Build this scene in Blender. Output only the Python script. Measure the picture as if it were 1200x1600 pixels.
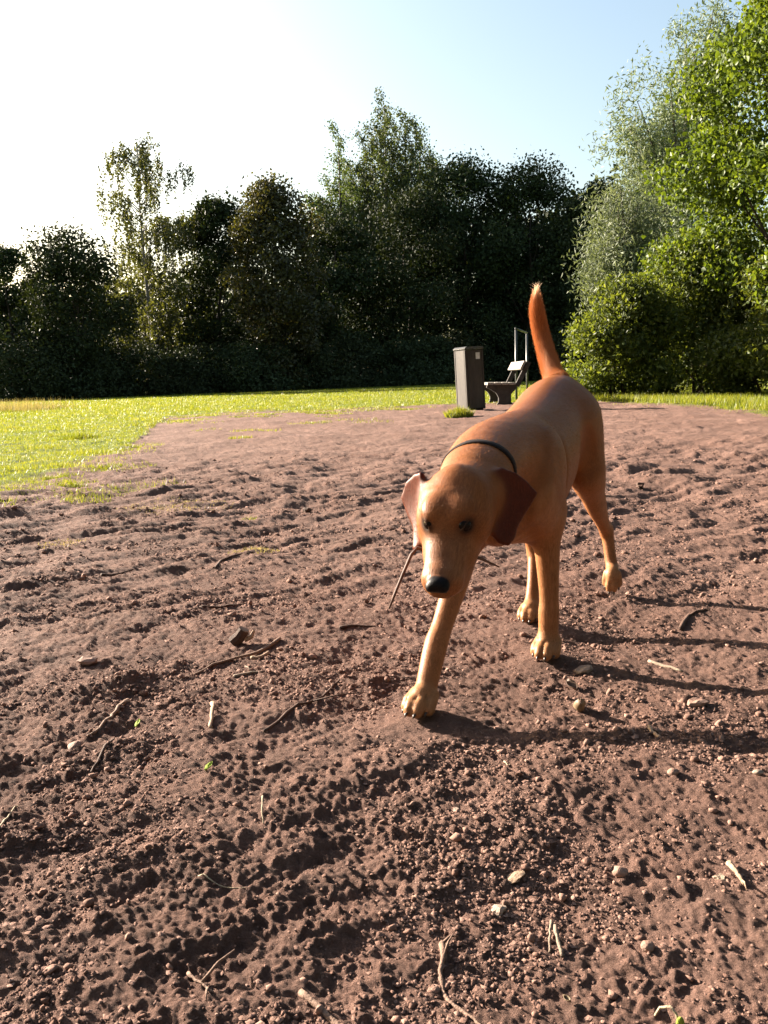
import bpy, math, random
import numpy as np
from mathutils import Vector, Matrix, Euler

for _o in list(bpy.data.objects):
    bpy.data.objects.remove(_o)
SC = bpy.context.scene
COL = SC.collection

# ---------------------------------------------------------------- camera
CAM_H = 0.60
FPX = 1295.0                    # focal length in pixels of the 1200 x 1600 picture
PITCH = math.radians(9.13)
ROLL = math.radians(-2.0)
cam_data = bpy.data.cameras.new('camera')
cam = bpy.data.objects.new('camera', cam_data)
COL.objects.link(cam)
cam_data.sensor_fit = 'VERTICAL'
cam_data.sensor_height = 36.0
cam_data.sensor_width = 27.0
cam_data.lens = FPX / 1600 * 36.0
cam_data.clip_start = 0.02
cam_data.clip_end = 3000.0
CAM_ROT = Matrix.Rotation(math.pi / 2 - PITCH, 3, 'X') @ Matrix.Rotation(ROLL, 3, 'Z')
cam.matrix_world = Matrix.Translation((0, 0, CAM_H)) @ CAM_ROT.to_4x4()
SC.camera = cam

# ---------------------------------------------------------------- sky, sun, exposure
SUN_ELEV = math.radians(19.0)
SUN_LEFT = math.radians(55.0)   # degrees left of straight ahead
SUN_VEC = Vector((-math.sin(SUN_LEFT) * math.cos(SUN_ELEV), math.cos(SUN_LEFT) * math.cos(SUN_ELEV), math.sin(SUN_ELEV)))
world = bpy.data.worlds.new('World')
SC.world = world
world.use_nodes = True
wn = world.node_tree
wn.nodes.clear()
sky = wn.nodes.new('ShaderNodeTexSky')
sky.sky_type = 'NISHITA'
sky.sun_disc = False
sky.sun_elevation = SUN_ELEV
sky.sun_rotation = -SUN_LEFT
sky.altitude = 50
sky.air_density = 1.3
sky.dust_density = 3.0
sky.ozone_density = 1.0
bgn = wn.nodes.new('ShaderNodeBackground')
bgn.inputs['Strength'].default_value = 0.052
won = wn.nodes.new('ShaderNodeOutputWorld')
wn.links.new(sky.outputs['Color'], bgn.inputs['Color'])
wn.links.new(bgn.outputs['Background'], won.inputs['Surface'])

sun_data = bpy.data.lights.new('sun', 'SUN')
sun_data.energy = 5.0
sun_data.angle = math.radians(0.55)
sun_data.color = (1.0, 0.88, 0.74)
sun = bpy.data.objects.new('sun', sun_data)
COL.objects.link(sun)
sun.rotation_euler = SUN_VEC.to_track_quat('Z', 'Y').to_euler()
sun.location = (-20, 15, 12)

SC.view_settings.view_transform = 'Standard'
SC.view_settings.look = 'None'
SC.view_settings.exposure = 2.5
SC.view_settings.gamma = 1.0
SC.view_settings.use_curve_mapping = False
SC.cycles.max_bounces = 8
SC.cycles.diffuse_bounces = 3
SC.cycles.transmission_bounces = 6
SC.cycles.transparent_max_bounces = 8
SC.cycles.use_denoising = True

# ---------------------------------------------------------------- helpers
R_NP = np.array(CAM_ROT)
def ray(px, py):
    return R_NP @ np.array([px - 600.0, 800.0 - py, -FPX])
def at(px, py, depth):
    """World point seen at photograph pixel (px, py) at world Y = depth."""
    d = ray(px, py)
    k = depth / d[1]
    return np.array([d[0] * k, depth, CAM_H + d[2] * k])
def on_ground(px, py):
    d = ray(px, py)
    k = -CAM_H / d[2]
    return np.array([d[0] * k, d[1] * k])

def tag(o, label=None, category=None, group=None, kind=None):
    if label: o['label'] = label
    if category: o['category'] = category
    if group: o['group'] = group
    if kind: o['kind'] = kind
    return o
def empty(name, loc=(0, 0, 0), rz=0.0):
    o = bpy.data.objects.new(name, None)
    o.empty_display_size = 0.1
    o.location = loc
    o.rotation_euler = (0, 0, rz)
    COL.objects.link(o)
    return o
def link_mesh(name, me, mat=None, parent=None):
    o = bpy.data.objects.new(name, me)
    COL.objects.link(o)
    if mat is not None and len(me.materials) == 0:
        me.materials.append(mat)
    if parent is not None:
        o.parent = parent
    return o
def fast_mesh(name, verts, faces, smooth=False):
    """verts (N,3), faces (M,k) with one k."""
    verts = np.asarray(verts, dtype=np.float32)
    faces = np.asarray(faces, dtype=np.int32)
    me = bpy.data.meshes.new(name)
    n, m, k = len(verts), len(faces), faces.shape[1]
    me.vertices.add(n)
    me.vertices.foreach_set('co', verts.ravel())
    me.loops.add(m * k)
    me.loops.foreach_set('vertex_index', faces.ravel())
    me.polygons.add(m)
    me.polygons.foreach_set('loop_start', np.arange(0, m * k, k, dtype=np.int32))
    me.polygons.foreach_set('loop_total', np.full(m, k, dtype=np.int32))
    me.update(calc_edges=True)
    if smooth:
        me.polygons.foreach_set('use_smooth', np.ones(m, dtype=bool))
    return me
def py_mesh(name, verts, faces, smooth=False):
    me = bpy.data.meshes.new(name)
    me.from_pydata([tuple(v) for v in verts], [], [tuple(f) for f in faces])
    me.update()
    if smooth:
        me.polygons.foreach_set('use_smooth', np.ones(len(me.polygons), dtype=bool))
    return me
class MB:
    """Collects shapes for one mesh."""
    def __init__(self):
        self.v = []; self.f = []
    def add(self, v, f):
        b = len(self.v)
        self.v += [tuple(float(c) for c in p) for p in v]
        self.f += [tuple(i + b for i in q) for q in f]
    def box(self, c, s, rot=None):
        v = []
        for x in (-1, 1):
            for y in (-1, 1):
                for z in (-1, 1):
                    p = Vector((x * s[0] / 2, y * s[1] / 2, z * s[2] / 2))
                    if rot is not None: p = rot @ p
                    v.append(p + Vector(c))
        self.add(v, [(0, 1, 3, 2), (4, 6, 7, 5), (0, 4, 5, 1), (2, 3, 7, 6), (0, 2, 6, 4), (1, 5, 7, 3)])
    def tube(self, pts, radii, n=8, cap=True):
        pts = [Vector(p) for p in pts]
        rings = []
        prev = None
        for i, p in enumerate(pts):
            t = (pts[min(i + 1, len(pts) - 1)] - pts[max(i - 1, 0)]).normalized()
            a = prev if prev is not None else Vector((0.31, 0.2, 0.93))
            s = t.cross(a)
            if s.length < 1e-4: s = t.cross(Vector((1, 0, 0)))
            s.normalize()
            u = s.cross(t).normalized()
            prev = u
            r = radii[i] if hasattr(radii, '__len__') else radii
            rings.append([p + (s * math.cos(2 * math.pi * k / n) + u * math.sin(2 * math.pi * k / n)) * r for k in range(n)])
        v = [q for rg in rings for q in rg]
        f = []
        for i in range(len(rings) - 1):
            for k in range(n):
                f.append((i * n + k, i * n + (k + 1) % n, (i + 1) * n + (k + 1) % n, (i + 1) * n + k))
        if cap:
            f.append(tuple(reversed(range(n))))
            f.append(tuple((len(rings) - 1) * n + k for k in range(n)))
        self.add(v, f)
    def prism(self, outline, axis, t0, t1):
        """outline: 2D points; extruded along axis ('x','y','z') from t0 to t1."""
        def mk(p, t):
            if axis == 'y': return (p[0], t, p[1])
            if axis == 'x': return (t, p[0], p[1])
            return (p[0], p[1], t)
        n = len(outline)
        v = [mk(p, t0) for p in outline] + [mk(p, t1) for p in outline]
        f = [tuple(range(n)), tuple(reversed(range(n, 2 * n)))]
        for k in range(n):
            f.append((k, n + k, n + (k + 1) % n, (k + 1) % n))
        self.add(v, f)
    def build(self, name, mat, parent=None, smooth=False, bevel=0.0, segs=2):
        me = py_mesh(name, self.v, self.f, smooth)
        import bmesh
        bm = bmesh.new(); bm.from_mesh(me)
        bmesh.ops.recalc_face_normals(bm, faces=bm.faces)
        if bevel > 0:
            bmesh.ops.bevel(bm, geom=list(bm.edges), offset=bevel, segments=segs, affect='EDGES', clamp_overlap=True)
        bm.to_mesh(me); bm.free()
        return link_mesh(name, me, mat, parent)

# ---- numpy noise
def _hash(ix, iy, seed):
    h = (ix.astype(np.int64) * 374761393 + iy.astype(np.int64) * 668265263 + seed * 974711) & 0x7fffffff
    h = ((h ^ (h >> 13)) * 1274126177) & 0x7fffffff
    h = ((h ^ (h >> 15)) * 2246822519) & 0x7fffffff
    return h ^ (h >> 16)
def _rnd(ix, iy, seed):
    return (_hash(ix, iy, seed) & 0xffff).astype(np.float64) / 65535.0
def noise(x, y, scale, seed=0):
    """gradient noise, about -1..1, feature size = scale metres"""
    x = np.asarray(x, dtype=np.float64) / scale; y = np.asarray(y, dtype=np.float64) / scale
    ix = np.floor(x); iy = np.floor(y)
    fx = x - ix; fy = y - iy
    ix = ix.astype(np.int64); iy = iy.astype(np.int64)
    u = fx * fx * fx * (fx * (fx * 6 - 15) + 10); v = fy * fy * fy * (fy * (fy * 6 - 15) + 10)
    def g(dx, dy):
        a = _rnd(ix + dx, iy + dy, seed) * 2 * np.pi
        return np.cos(a) * (fx - dx) + np.sin(a) * (fy - dy)
    n0 = g(0, 0) * (1 - u) + g(1, 0) * u
    n1 = g(0, 1) * (1 - u) + g(1, 1) * u
    return (n0 * (1 - v) + n1 * v) * 1.5
def bumps(x, y, cell, seed, prob=0.5, rmin=0.2, rmax=0.5, power=1.0, hk=1.0):
    """rounded lumps scattered in a jittered grid; value 0..1, scaled with lump size"""
    X = np.asarray(x) / cell; Y = np.asarray(y) / cell
    ix = np.floor(X).astype(np.int64); iy = np.floor(Y).astype(np.int64)
    out = np.zeros_like(X)
    for dx in (-1, 0, 1):
        for dy in (-1, 0, 1):
            cx = ix + dx; cy = iy + dy
            r1 = _rnd(cx, cy, seed); r2 = _rnd(cx, cy, seed + 11); r3 = _rnd(cx, cy, seed + 23); r4 = _rnd(cx, cy, seed + 37)
            rr = rmin + (rmax - rmin) * r4 ** 2
            st = 0.7 + 0.6 * _rnd(cx, cy, seed + 51)
            d2 = (((X - (cx + r1)) * st) ** 2 + ((Y - (cy + r2)) / st) ** 2) / rr ** 2
            b = np.where((r3 < prob) & (d2 < 1), np.maximum(1 - d2, 0) ** power * rr * hk, 0)
            out = np.maximum(out, b)
    return out
def smooth01(a, b, x):
    t = np.clip((x - a) / (b - a), 0, 1)
    return t * t * (3 - 2 * t)

def ball(c, r, axes=None, nu=18, nv=12):
    v = []; f = []
    for i in range(nv + 1):
        th = math.pi * i / nv
        for j in range(nu):
            ph = 2 * math.pi * j / nu
            p = np.array([math.sin(th) * math.cos(ph) * r[0], math.sin(th) * math.sin(ph) * r[1], math.cos(th) * r[2]])
            if axes is not None: p = p @ np.asarray(axes)
            v.append(p + np.asarray(c))
    for i in range(nv):
        for j in range(nu):
            f.append((i * nu + j, (i + 1) * nu + j, (i + 1) * nu + (j + 1) % nu, i * nu + (j + 1) % nu))
    return v, f
# ---- materials
class NT:
    def __init__(self, name):
        self.m = bpy.data.materials.new(name)
        self.m.use_nodes = True
        self.t = self.m.node_tree
        self.t.nodes.clear()
        self.out = self.t.nodes.new('ShaderNodeOutputMaterial')
    def n(self, typ, ins=None, **props):
        nd = self.t.nodes.new(typ)
        for k, v in props.items(): setattr(nd, k, v)
        for k, v in (ins or {}).items():
            self.set(nd, k, v)
        return nd
    def set(self, nd, k, v):
        s = nd.inputs[k]
        if isinstance(v, bpy.types.NodeSocket): self.t.links.new(v, s)
        elif isinstance(v, bpy.types.Node): self.t.links.new(v.outputs[0], s)
        else:
            if hasattr(s.default_value, '__len__') and len(s.default_value) == 4 and len(v) == 3: v = (*v, 1)
            s.default_value = v
    def ramp(self, fac, stops, interp='LINEAR'):
        r = self.t.nodes.new('ShaderNodeValToRGB')
        r.color_ramp.interpolation = interp
        e = r.color_ramp.elements
        while len(e) < len(stops): e.new(0.5)
        for i, (p, c) in enumerate(stops):
            e[i].position = p
            e[i].color = (*c, 1) if len(c) == 3 else c
        self.set(r, 'Fac', fac)
        return r
    def mix(self, fac, a, b, blend='MIX'):
        m = self.t.nodes.new('ShaderNodeMix')
        m.data_type = 'RGBA'; m.blend_type = blend
        self.set(m, 0, fac); self.set(m, 6, a); self.set(m, 7, b)
        return m.outputs[2]
    def math(self, op, a, b=0.0):
        m = self.t.nodes.new('ShaderNodeMath'); m.operation = op
        self.set(m, 0, a); self.set(m, 1, b)
        return m.outputs[0]
    def surface(self, sh):
        self.set(self.out, 'Surface', sh)
        return self.m

def leaf_material(name, c_dark, c_mid, c_light, rough=0.45, trans=0.45, trans_tint=(1.25, 1.15, 0.35), spec=0.4):
    t = NT(name)
    geo = t.n('ShaderNodeNewGeometry')
    col = t.ramp(geo.outputs['Random Per Island'], [(0.0, c_dark), (0.5, c_mid), (1.0, c_light)])
    oi = t.n('ShaderNodeObjectInfo')
    hue = t.n('ShaderNodeHueSaturation', {'Color': col, 'Hue': t.math('ADD', 0.485, t.math('MULTIPLY', oi.outputs['Random'], 0.03)),
                                          'Value': t.math('ADD', 0.85, t.math('MULTIPLY', oi.outputs['Random'], 0.3))})
    p = t.n('ShaderNodeBsdfPrincipled', {'Base Color': hue, 'Roughness': rough, 'Specular IOR Level': spec})
    tc = t.mix(1.0, hue.outputs[0], (*trans_tint, 1), 'MULTIPLY')
    tr = t.n('ShaderNodeBsdfTranslucent', {'Color': tc})
    return t.surface(t.n('ShaderNodeMixShader', {0: trans, 1: p, 2: tr}))
def bark_material(name, c1, c2, scale=6.0, bump=0.6):
    t = NT(name)
    tc = t.n('ShaderNodeTexCoord')
    mp = t.n('ShaderNodeMapping', {'Vector': tc.outputs['Object'], 'Scale': (1, 1, 0.25)})
    no = t.n('ShaderNodeTexNoise', {'Vector': mp, 'Scale': scale, 'Detail': 6.0, 'Roughness': 0.65})
    col = t.ramp(no.outputs['Fac'], [(0.3, c1), (0.7, c2)])
    bp = t.n('ShaderNodeBump', {'Height': no.outputs['Fac'], 'Strength': bump, 'Distance': 0.02})
    return t.surface(t.n('ShaderNodeBsdfPrincipled', {'Base Color': col, 'Roughness': 0.85, 'Normal': bp, 'Specular IOR Level': 0.2}))
# ================================================================ ground
rng = np.random.default_rng(7)
_edge_px = [(0, 772), (60, 750), (150, 717), (205, 700), (232, 672), (255, 656), (330, 646), (420, 641), (520, 638), (620, 635), (700, 633),
            (760, 630), (840, 628), (930, 627), (1000, 631), (1100, 635), (1200, 644)]
_e = np.array([on_ground(*p) for p in _edge_px])
E_AZ = np.degrees(np.arctan2(_e[:, 0], _e[:, 1])); E_R = np.hypot(_e[:, 0], _e[:, 1])
E_AZ = np.concatenate([[-180, -110, -60, -40], E_AZ, [40, 60, 110, 180]])
E_R = np.concatenate([[9, 5, 4.6, 4.9], E_R, [12.5, 12, 9, 9]])
def grass_dist(x, y):
    """metres beyond the edge of the bare soil (negative on the soil)"""
    az = np.degrees(np.arctan2(x, y)); r = np.hypot(x, y)
    re = np.interp(az, E_AZ, E_R)
    # a ragged edge
    w = np.clip(re / 12.0, 0.3, 1.0)
    return r - re + w * (0.75 * noise(x, y, 1.1, 5) + 0.50 * noise(x, y, 0.4, 6) + 0.30 * noise(x, y, 0.15, 9) + 0.8 * noise(x, y, 3.0, 8))

DOG_FEET = [(0.0636, 1.42), (0.347, 1.727), (0.35, 1.94)]
def height(x, y):
    x = np.asarray(x, dtype=np.float64); y = np.asarray(y, dtype=np.float64)
    r = np.hypot(x, y)
    # slow domain warp so that lumps are not round
    wx = x + 0.030 * noise(x, y, 0.22, 61) + 0.014 * noise(x, y, 0.07, 62) + 0.006 * noise(x, y, 0.026, 65)
    wy = y + 0.030 * noise(x, y, 0.22, 63) + 0.014 * noise(x, y, 0.07, 64) + 0.006 * noise(x, y, 0.026, 66)
    rough = smooth01(-0.45, 0.4, noise(wx, wy, 0.42, 21) + 0.5 * noise(x, y, 0.15, 22) - 0.50 * smooth01(0.05, 0.55, x) * smooth01(0.75, 1.0, y) * smooth01(2.8, 1.9, y) - 0.15 * smooth01(-0.2, 0.6, x))
    rough = 0.25 + 0.75 * rough
    big = 0.020 * noise(x, y, 0.9, 1) + 0.011 * noise(wx, wy, 0.38, 2)
    far = smooth01(2.5, 9, r)
    mid = (0.007 * noise(wx, wy, 0.17, 3) + 0.005 * noise(wx, wy, 0.085, 4)) * rough
    churn = np.abs(noise(wx, wy, 0.10, 12)) * 0.005 * rough
    # scuffed ridges running across, lower left to upper right
    ca, sa = math.cos(math.radians(38)), math.sin(math.radians(38))
    ux, uy = wx * ca + wy * sa, -wx * sa + wy * ca
    scuff = 0.010 * noise(ux * .28, uy, 0.085, 17) * (0.4 + 0.6 * rough) + 0.004 * noise(ux * .25, uy, 0.03, 18) * rough
    patch = 0.35 + 1.1 * smooth01(-.35, .5, noise(wx, wy, .09, 19) + .5 * noise(x, y, .035, 20))
    fine = patch * (0.0034 * noise(wx, wy, 0.045, 13) + 0.0030 * noise(wx + .3 * wy, wy, 0.024, 14)) + (.7 + .3 * patch) * (0.0040 * noise(x, y, 0.0125, 15) + 0.0030 * noise(x, y, 0.0068, 24)) * (0.55 + 0.45 * rough) * (1 + .3 * smooth01(.9, 2.0, r))
    fine = fine + scuff * (1 + 1.2 * smooth01(2.2, 4, r) - 1.2 * smooth01(5, 9, r))
    r2 = .8 * rough ** 1.4
    clod = 0.050 * bumps(wx, wy, 0.10, 31, 0.13, 0.08, 0.24, 0.55) * r2
    clod = np.maximum(clod, 0.030 * bumps(wx, wy, 0.050, 32, 0.26, 0.08, 0.34, 0.6) * r2)
    clod = clod + 0.021 * bumps(wx, wy, 0.026, 33, 0.34, 0.08, 0.38, 0.6) * (0.15 + 0.85 * r2)
    clod = clod + 0.012 * bumps(x, y, 0.013, 34, 0.42, 0.10, 0.42, 0.6) * (0.2 + 0.8 * r2)
    pits = -0.020 * bumps(wx, wy, 0.24, 41, 0.4, 0.12, 0.32, 1.2) - 0.030 * bumps(wx, wy, 0.55, 42, 0.35, 0.10, 0.22, 1.2)
    soil = big + (mid + churn + clod + pits * (0.35 + 0.65 * rough)) * (1 - 0.35 * far) + fine
    # trodden flat where the feet stand
    for fx, fy in DOG_FEET:
        k = np.exp(-((x - fx) ** 2 + (y - fy) ** 2) / 0.085 ** 2)
        soil = soil * (1 - k) + 0.0115 * k
    far2 = 0.03 * noise(x, y, 2.4, 16) + 0.018 * noise(x, y, .45, 27) + 0.014 * noise(x, y, .2, 28) - 0.09 * bumps(wx, wy, 1.1, 43, 0.5, 0.10, 0.3, 1.0)
    soil = soil + far2 * smooth01(2.4, 4.5, r) * (1 - .62 * smooth01(5, 9, r))
    g = smooth01(-0.5, 0.4, grass_dist(x, y))
    turf = 0.012 + 0.03 * noise(x, y, 2.6, 17) + 0.012 * noise(x, y, 0.5, 18) + 0.015 * noise(x, y, 0.2, 19)
    amp = smooth01(0.25, 0.5, r)
    return (soil * (1 - g) + turf * g) * amp * (1 - smooth01(60, 120, r)) - 0.012

def build_ground():
    fine_az = np.radians(np.arange(-33, 33.001, 0.15))
    coarse_l = np.radians(np.concatenate([np.arange(-180, -60, 4.0), np.arange(-60, -33, 1.0)]))
    coarse_r = np.radians(np.concatenate([np.arange(34, 60, 1.0), np.arange(60, 180, 4.0)]))
    az = np.concatenate([coarse_l, fine_az, coarse_r])
    rs = [0.3]
    while rs[-1] < 26:
        r = rs[-1]
        rs.append(r * (1 + np.interp(r, [0.3, 0.6, 3, 8, 26], [0.02, 0.0034, 0.0042, 0.009, 0.02])))
    while rs[-1] < 1500:
        rs.append(rs[-1] * 1.09)
    rs = np.array(rs)
    A, Rr = np.meshgrid(az, rs)
    X = Rr * np.sin(A); Y = Rr * np.cos(A)
    Z = height(X.ravel(), Y.ravel()).reshape(X.shape)
    na, nr = len(az), len(rs)
    verts = np.stack([X, Y, Z], -1).reshape(-1, 3)
    i = np.arange(nr - 1)[:, None] * na; j = np.arange(na)[None, :]; j2 = (j + 1) % na
    faces = np.stack([i + j, i + j2, i + na + j2, i + na + j], -1).reshape(-1, 4)[:, ::-1]
    verts = np.vstack([verts, [[0, 0, Z[0].mean()]]])
    me = fast_mesh('ground', verts, faces, smooth=True)
    at_ = me.attributes.new('grass', 'FLOAT', 'POINT')
    gd = grass_dist(verts[:, 0], verts[:, 1])
    at_.data.foreach_set('value', smooth01(-0.2, 0.8, gd).astype(np.float32))
    print('ground verts', len(verts))
    return me

t = NT('soil_and_turf')
geo = t.n('ShaderNodeNewGeometry')
pos = geo.outputs['Position']
n1 = t.n('ShaderNodeTexNoise', {'Vector': pos, 'Scale': 1.3, 'Detail': 5.0, 'Roughness': 0.6})
n2 = t.n('ShaderNodeTexNoise', {'Vector': pos, 'Scale': 14.0, 'Detail': 8.0, 'Roughness': 0.72})
n3 = t.n('ShaderNodeTexNoise', {'Vector': pos, 'Scale': 420.0, 'Detail': 3.0, 'Roughness': 0.7})
n4 = t.n('ShaderNodeTexNoise', {'Vector': pos, 'Scale': 120.0, 'Detail': 7.0, 'Roughness': 0.82})
soil_c = t.ramp(n1.outputs['Fac'], [(0.30, (0.160, 0.088, 0.066)), (0.55, (0.228, 0.134, 0.104)), (0.75, (0.305, 0.189, 0.150))])
soil_c = t.mix(t.ramp(n2.outputs['Fac'], [(0.40, (0, 0, 0)), (0.62, (0.75, 0.75, 0.75))]).outputs[0], soil_c.outputs[0], (0.125, 0.076, 0.060, 1))
grain = t.ramp(n3.outputs['Fac'], [(0.35, (0.72, 0.70, 0.69)), (0.55, (1, 1, 1)), (0.72, (1.3, 1.3, 1.32))])
soil_c = t.mix(0.8, soil_c, grain.outputs[0], 'MULTIPLY')
turf_c = t.ramp(n2.outputs['Fac'], [(0.3, (0.05, 0.06, 0.016)), (0.55, (0.125, 0.165, 0.022)), (0.75, (0.19, 0.21, 0.035))])
ga = t.n('ShaderNodeAttribute', attribute_name='grass')
col = t.mix(ga.outputs['Fac'], soil_c, turf_c.outputs[0])
hsum = t.math('ADD', t.math('MULTIPLY', n4.outputs['Fac'], 0.8), t.math('MULTIPLY', n3.outputs['Fac'], 0.22))
n5 = t.n('ShaderNodeTexNoise', {'Vector': pos, 'Scale': 26.0, 'Detail': 7.0, 'Roughness': 0.7})
bp0 = t.n('ShaderNodeBump', {'Height': n5.outputs['Fac'], 'Strength': 1.0, 'Distance': 0.020})
bp = t.n('ShaderNodeBump', {'Height': hsum, 'Strength': 1.0, 'Distance': 0.011, 'Normal': bp0})
SOIL = t.surface(t.n('ShaderNodeBsdfPrincipled', {'Base Color': col, 'Roughness': 0.95, 'Normal': bp, 'Specular IOR Level': 0.12}))
ground = link_mesh('ground', build_ground(), SOIL)
tag(ground, kind='structure')

# plain crumb material shares the soil colours
t = NT('soil_crumb')
geo = t.n('ShaderNodeNewGeometry')
c = t.ramp(geo.outputs['Random Per Island'], [(0.0, (0.13, 0.072, 0.053)), (0.7, (0.225, 0.134, 0.103)), (1.0, (0.26, 0.160, 0.125))])
no = t.n('ShaderNodeTexNoise', {'Vector': geo.outputs['Position'], 'Scale': 160.0, 'Detail': 4.0})
bp = t.n('ShaderNodeBump', {'Height': no.outputs['Fac'], 'Strength': 0.6, 'Distance': 0.004})
CRUMB = t.surface(t.n('ShaderNodeBsdfPrincipled', {'Base Color': c, 'Roughness': 0.95, 'Normal': bp, 'Specular IOR Level': 0.12}))

# loose crumbs of soil, nobody could count them
PH = (1 + 5 ** 0.5) / 2
ICO_V = np.array([(-1, PH, 0), (1, PH, 0), (-1, -PH, 0), (1, -PH, 0), (0, -1, PH), (0, 1, PH), (0, -1, -PH), (0, 1, -PH), (PH, 0, -1), (PH, 0, 1), (-PH, 0, -1), (-PH, 0, 1)]) / math.hypot(1, PH)
ICO_F = np.array([(0, 11, 5), (0, 5, 1), (0, 1, 7), (0, 7, 10), (0, 10, 11), (1, 5, 9), (5, 11, 4), (11, 10, 2), (10, 7, 6), (7, 1, 8), (3, 9, 4), (3, 4, 2), (3, 2, 6), (3, 6, 8), (3, 8, 9), (4, 9, 5), (2, 4, 11), (6, 2, 10), (8, 6, 7), (9, 8, 1)])
OCT_V = np.array([(1, 0, 0), (-1, 0, 0), (0, 1, 0), (0, -1, 0), (0, 0, 1), (0, 0, -1)], float)
OCT_F = np.array([(0, 2, 4), (2, 1, 4), (1, 3, 4), (3, 0, 4), (2, 0, 5), (1, 2, 5), (3, 1, 5), (0, 3, 5)])
def crumbs(n, BV, BF, s0, s1, smax, jit):
    r = np.exp(rng.uniform(np.log(0.62), np.log(7.0), n * 3))
    a = np.radians(rng.uniform(-32, 32, n * 3))
    x = r * np.sin(a); y = r * np.cos(a)
    # gather where the soil is churned
    keep = (rng.random(n * 3) < 0.10 + 0.90 * smooth01(-0.15, 0.45, noise(x, y, 0.30, 71) + 0.5 * noise(x, y, 0.09, 72))) & (grass_dist(x, y) < -0.2)
    x, y, r = x[keep][:n], y[keep][:n], r[keep][:n]
    m = len(x); nv = len(BV)
    s = np.clip(s0 + s1 * rng.gamma(1.1, 0.7, m), s0, smax) * np.clip(r / 1.2, 0.9, 3.0) ** 0.6
    z = height(x, y) + s * 0.25
    V = BV[None] * (1 + jit * rng.standard_normal((m, nv, 1)).clip(-1.5, 1.5)) + 0.2 * rng.standard_normal((m, nv, 3)).clip(-1, 1)
    V = V * s[:, None, None] * np.stack([rng.uniform(.75, 1.3, m), rng.uniform(.75, 1.3, m), rng.uniform(.55, .95, m)], -1)[:, None, :]
    ang = rng.uniform(0, 6.28, m); ca, sa = np.cos(ang)[:, None], np.sin(ang)[:, None]
    V = np.stack([V[..., 0] * ca - V[..., 1] * sa, V[..., 0] * sa + V[..., 1] * ca, V[..., 2]], -1)
    V += np.stack([x, y, z], -1)[:, None, :]
    F = BF[None] + (np.arange(m) * nv)[:, None, None]
    return V.reshape(-1, 3), F.reshape(-1, 3)
def all_crumbs():
    va, fa = crumbs(2200, ICO_V, ICO_F, .0016, .0020, .0065, .25)
    vb, fb = crumbs(42000, OCT_V[:5], OCT_F[:4], .0012, .0012, .0042, .25)
    return fast_mesh('soil_crumbs', np.vstack([va, vb]), np.vstack([fa, fb + len(va)]))
o = link_mesh('soil_crumbs', all_crumbs(), CRUMB)
tag(o, 'loose crumbs of reddish brown soil strewn over the bare ground', 'soil crumbs', kind='stuff')
# ================================================================ trees and shrubs
LEAF = {
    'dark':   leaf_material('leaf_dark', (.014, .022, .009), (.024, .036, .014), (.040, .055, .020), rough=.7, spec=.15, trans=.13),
    'maple':  leaf_material('leaf_maple', (.040, .036, .016), (.056, .056, .020), (.075, .080, .028), rough=.5, trans=.35),
    'poplar': leaf_material('leaf_poplar', (.040, .062, .028), (.062, .092, .042), (.095, .125, .065), rough=.6, spec=.2, trans=.34),
    'birch':  leaf_material('leaf_birch', (.048, .058, .022), (.072, .086, .030), (.105, .118, .045), rough=.5, trans=.40),
    'willow': leaf_material('leaf_willow', (.085, .110, .060), (.135, .160, .098), (.19, .215, .15), rough=.6, spec=.2, trans=.30, trans_tint=(1.1, 1.1, .6)),
    'lime':   leaf_material('leaf_fresh', (.042, .062, .010), (.076, .102, .017), (.120, .150, .030), rough=.5, spec=.25, trans=.45),
    'elder':  leaf_material('leaf_elder', (.052, .074, .017), (.088, .116, .029), (.138, .165, .050), rough=.5, spec=.25, trans=.48),
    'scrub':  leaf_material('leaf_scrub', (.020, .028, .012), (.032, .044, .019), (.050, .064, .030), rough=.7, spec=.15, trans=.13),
}
BARK = bark_material('bark_brown', (.035, .026, .020), (.085, .065, .050))
BARK_B = bark_material('bark_birch', (.10, .09, .08), (.34, .32, .29), 5.0)
BARK_W = bark_material('bark_willow', (.050, .042, .034), (.11, .095, .08))

def unit(n, r):
    v = r.standard_normal((n, 3)); return v / np.linalg.norm(v, axis=1)[:, None]
def leaves_mesh(name, P, size, aspect, r, droop=0.0, fold=0.25):
    """one kite-shaped leaf per point"""
    n = len(P)
    d = unit(n, r); d[:, 2] -= droop; d /= np.linalg.norm(d, axis=1)[:, None]
    q = unit(n, r); s = np.cross(d, q); s /= np.linalg.norm(s, axis=1)[:, None] + 1e-9
    nn = np.cross(s, d)
    L = size * r.uniform(.6, 1.35, n)[:, None]; W = L * aspect
    b = P - d * L * .5; tp = P + d * L * .5
    l = P - d * L * .06 + s * W * .5 + nn * W * fold; rr = P - d * L * .06 - s * W * .5 + nn * W * fold
    V = np.stack([b, rr, tp, l], 1).reshape(-1, 3)
    F = np.arange(n * 4).reshape(-1, 4)
    # two triangles that share the midrib
    T = np.concatenate([F[:, [0, 1, 2]], F[:, [0, 2, 3]]])
    return fast_mesh(name, V, T)
def clump_points(centers, radii, counts, r, flat=1.0, shell=0.35):
    out = []
    for c, R_, n in zip(centers, radii, counts):
        u = unit(n, r); rad = (shell + (1 - shell) * r.random(n)) ** 0.6
        p = u * rad[:, None] * R_ * np.array([1, 1, flat])
        p += 0.18 * R_ * r.standard_normal((n, 3))
        out.append(p + c)
    return np.vstack(out)
def bez(a, b, c, n=6):
    t = np.linspace(0, 1, n)[:, None]
    return (1 - t) ** 2 * a + 2 * (1 - t) * t * b + t ** 2 * c

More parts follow.
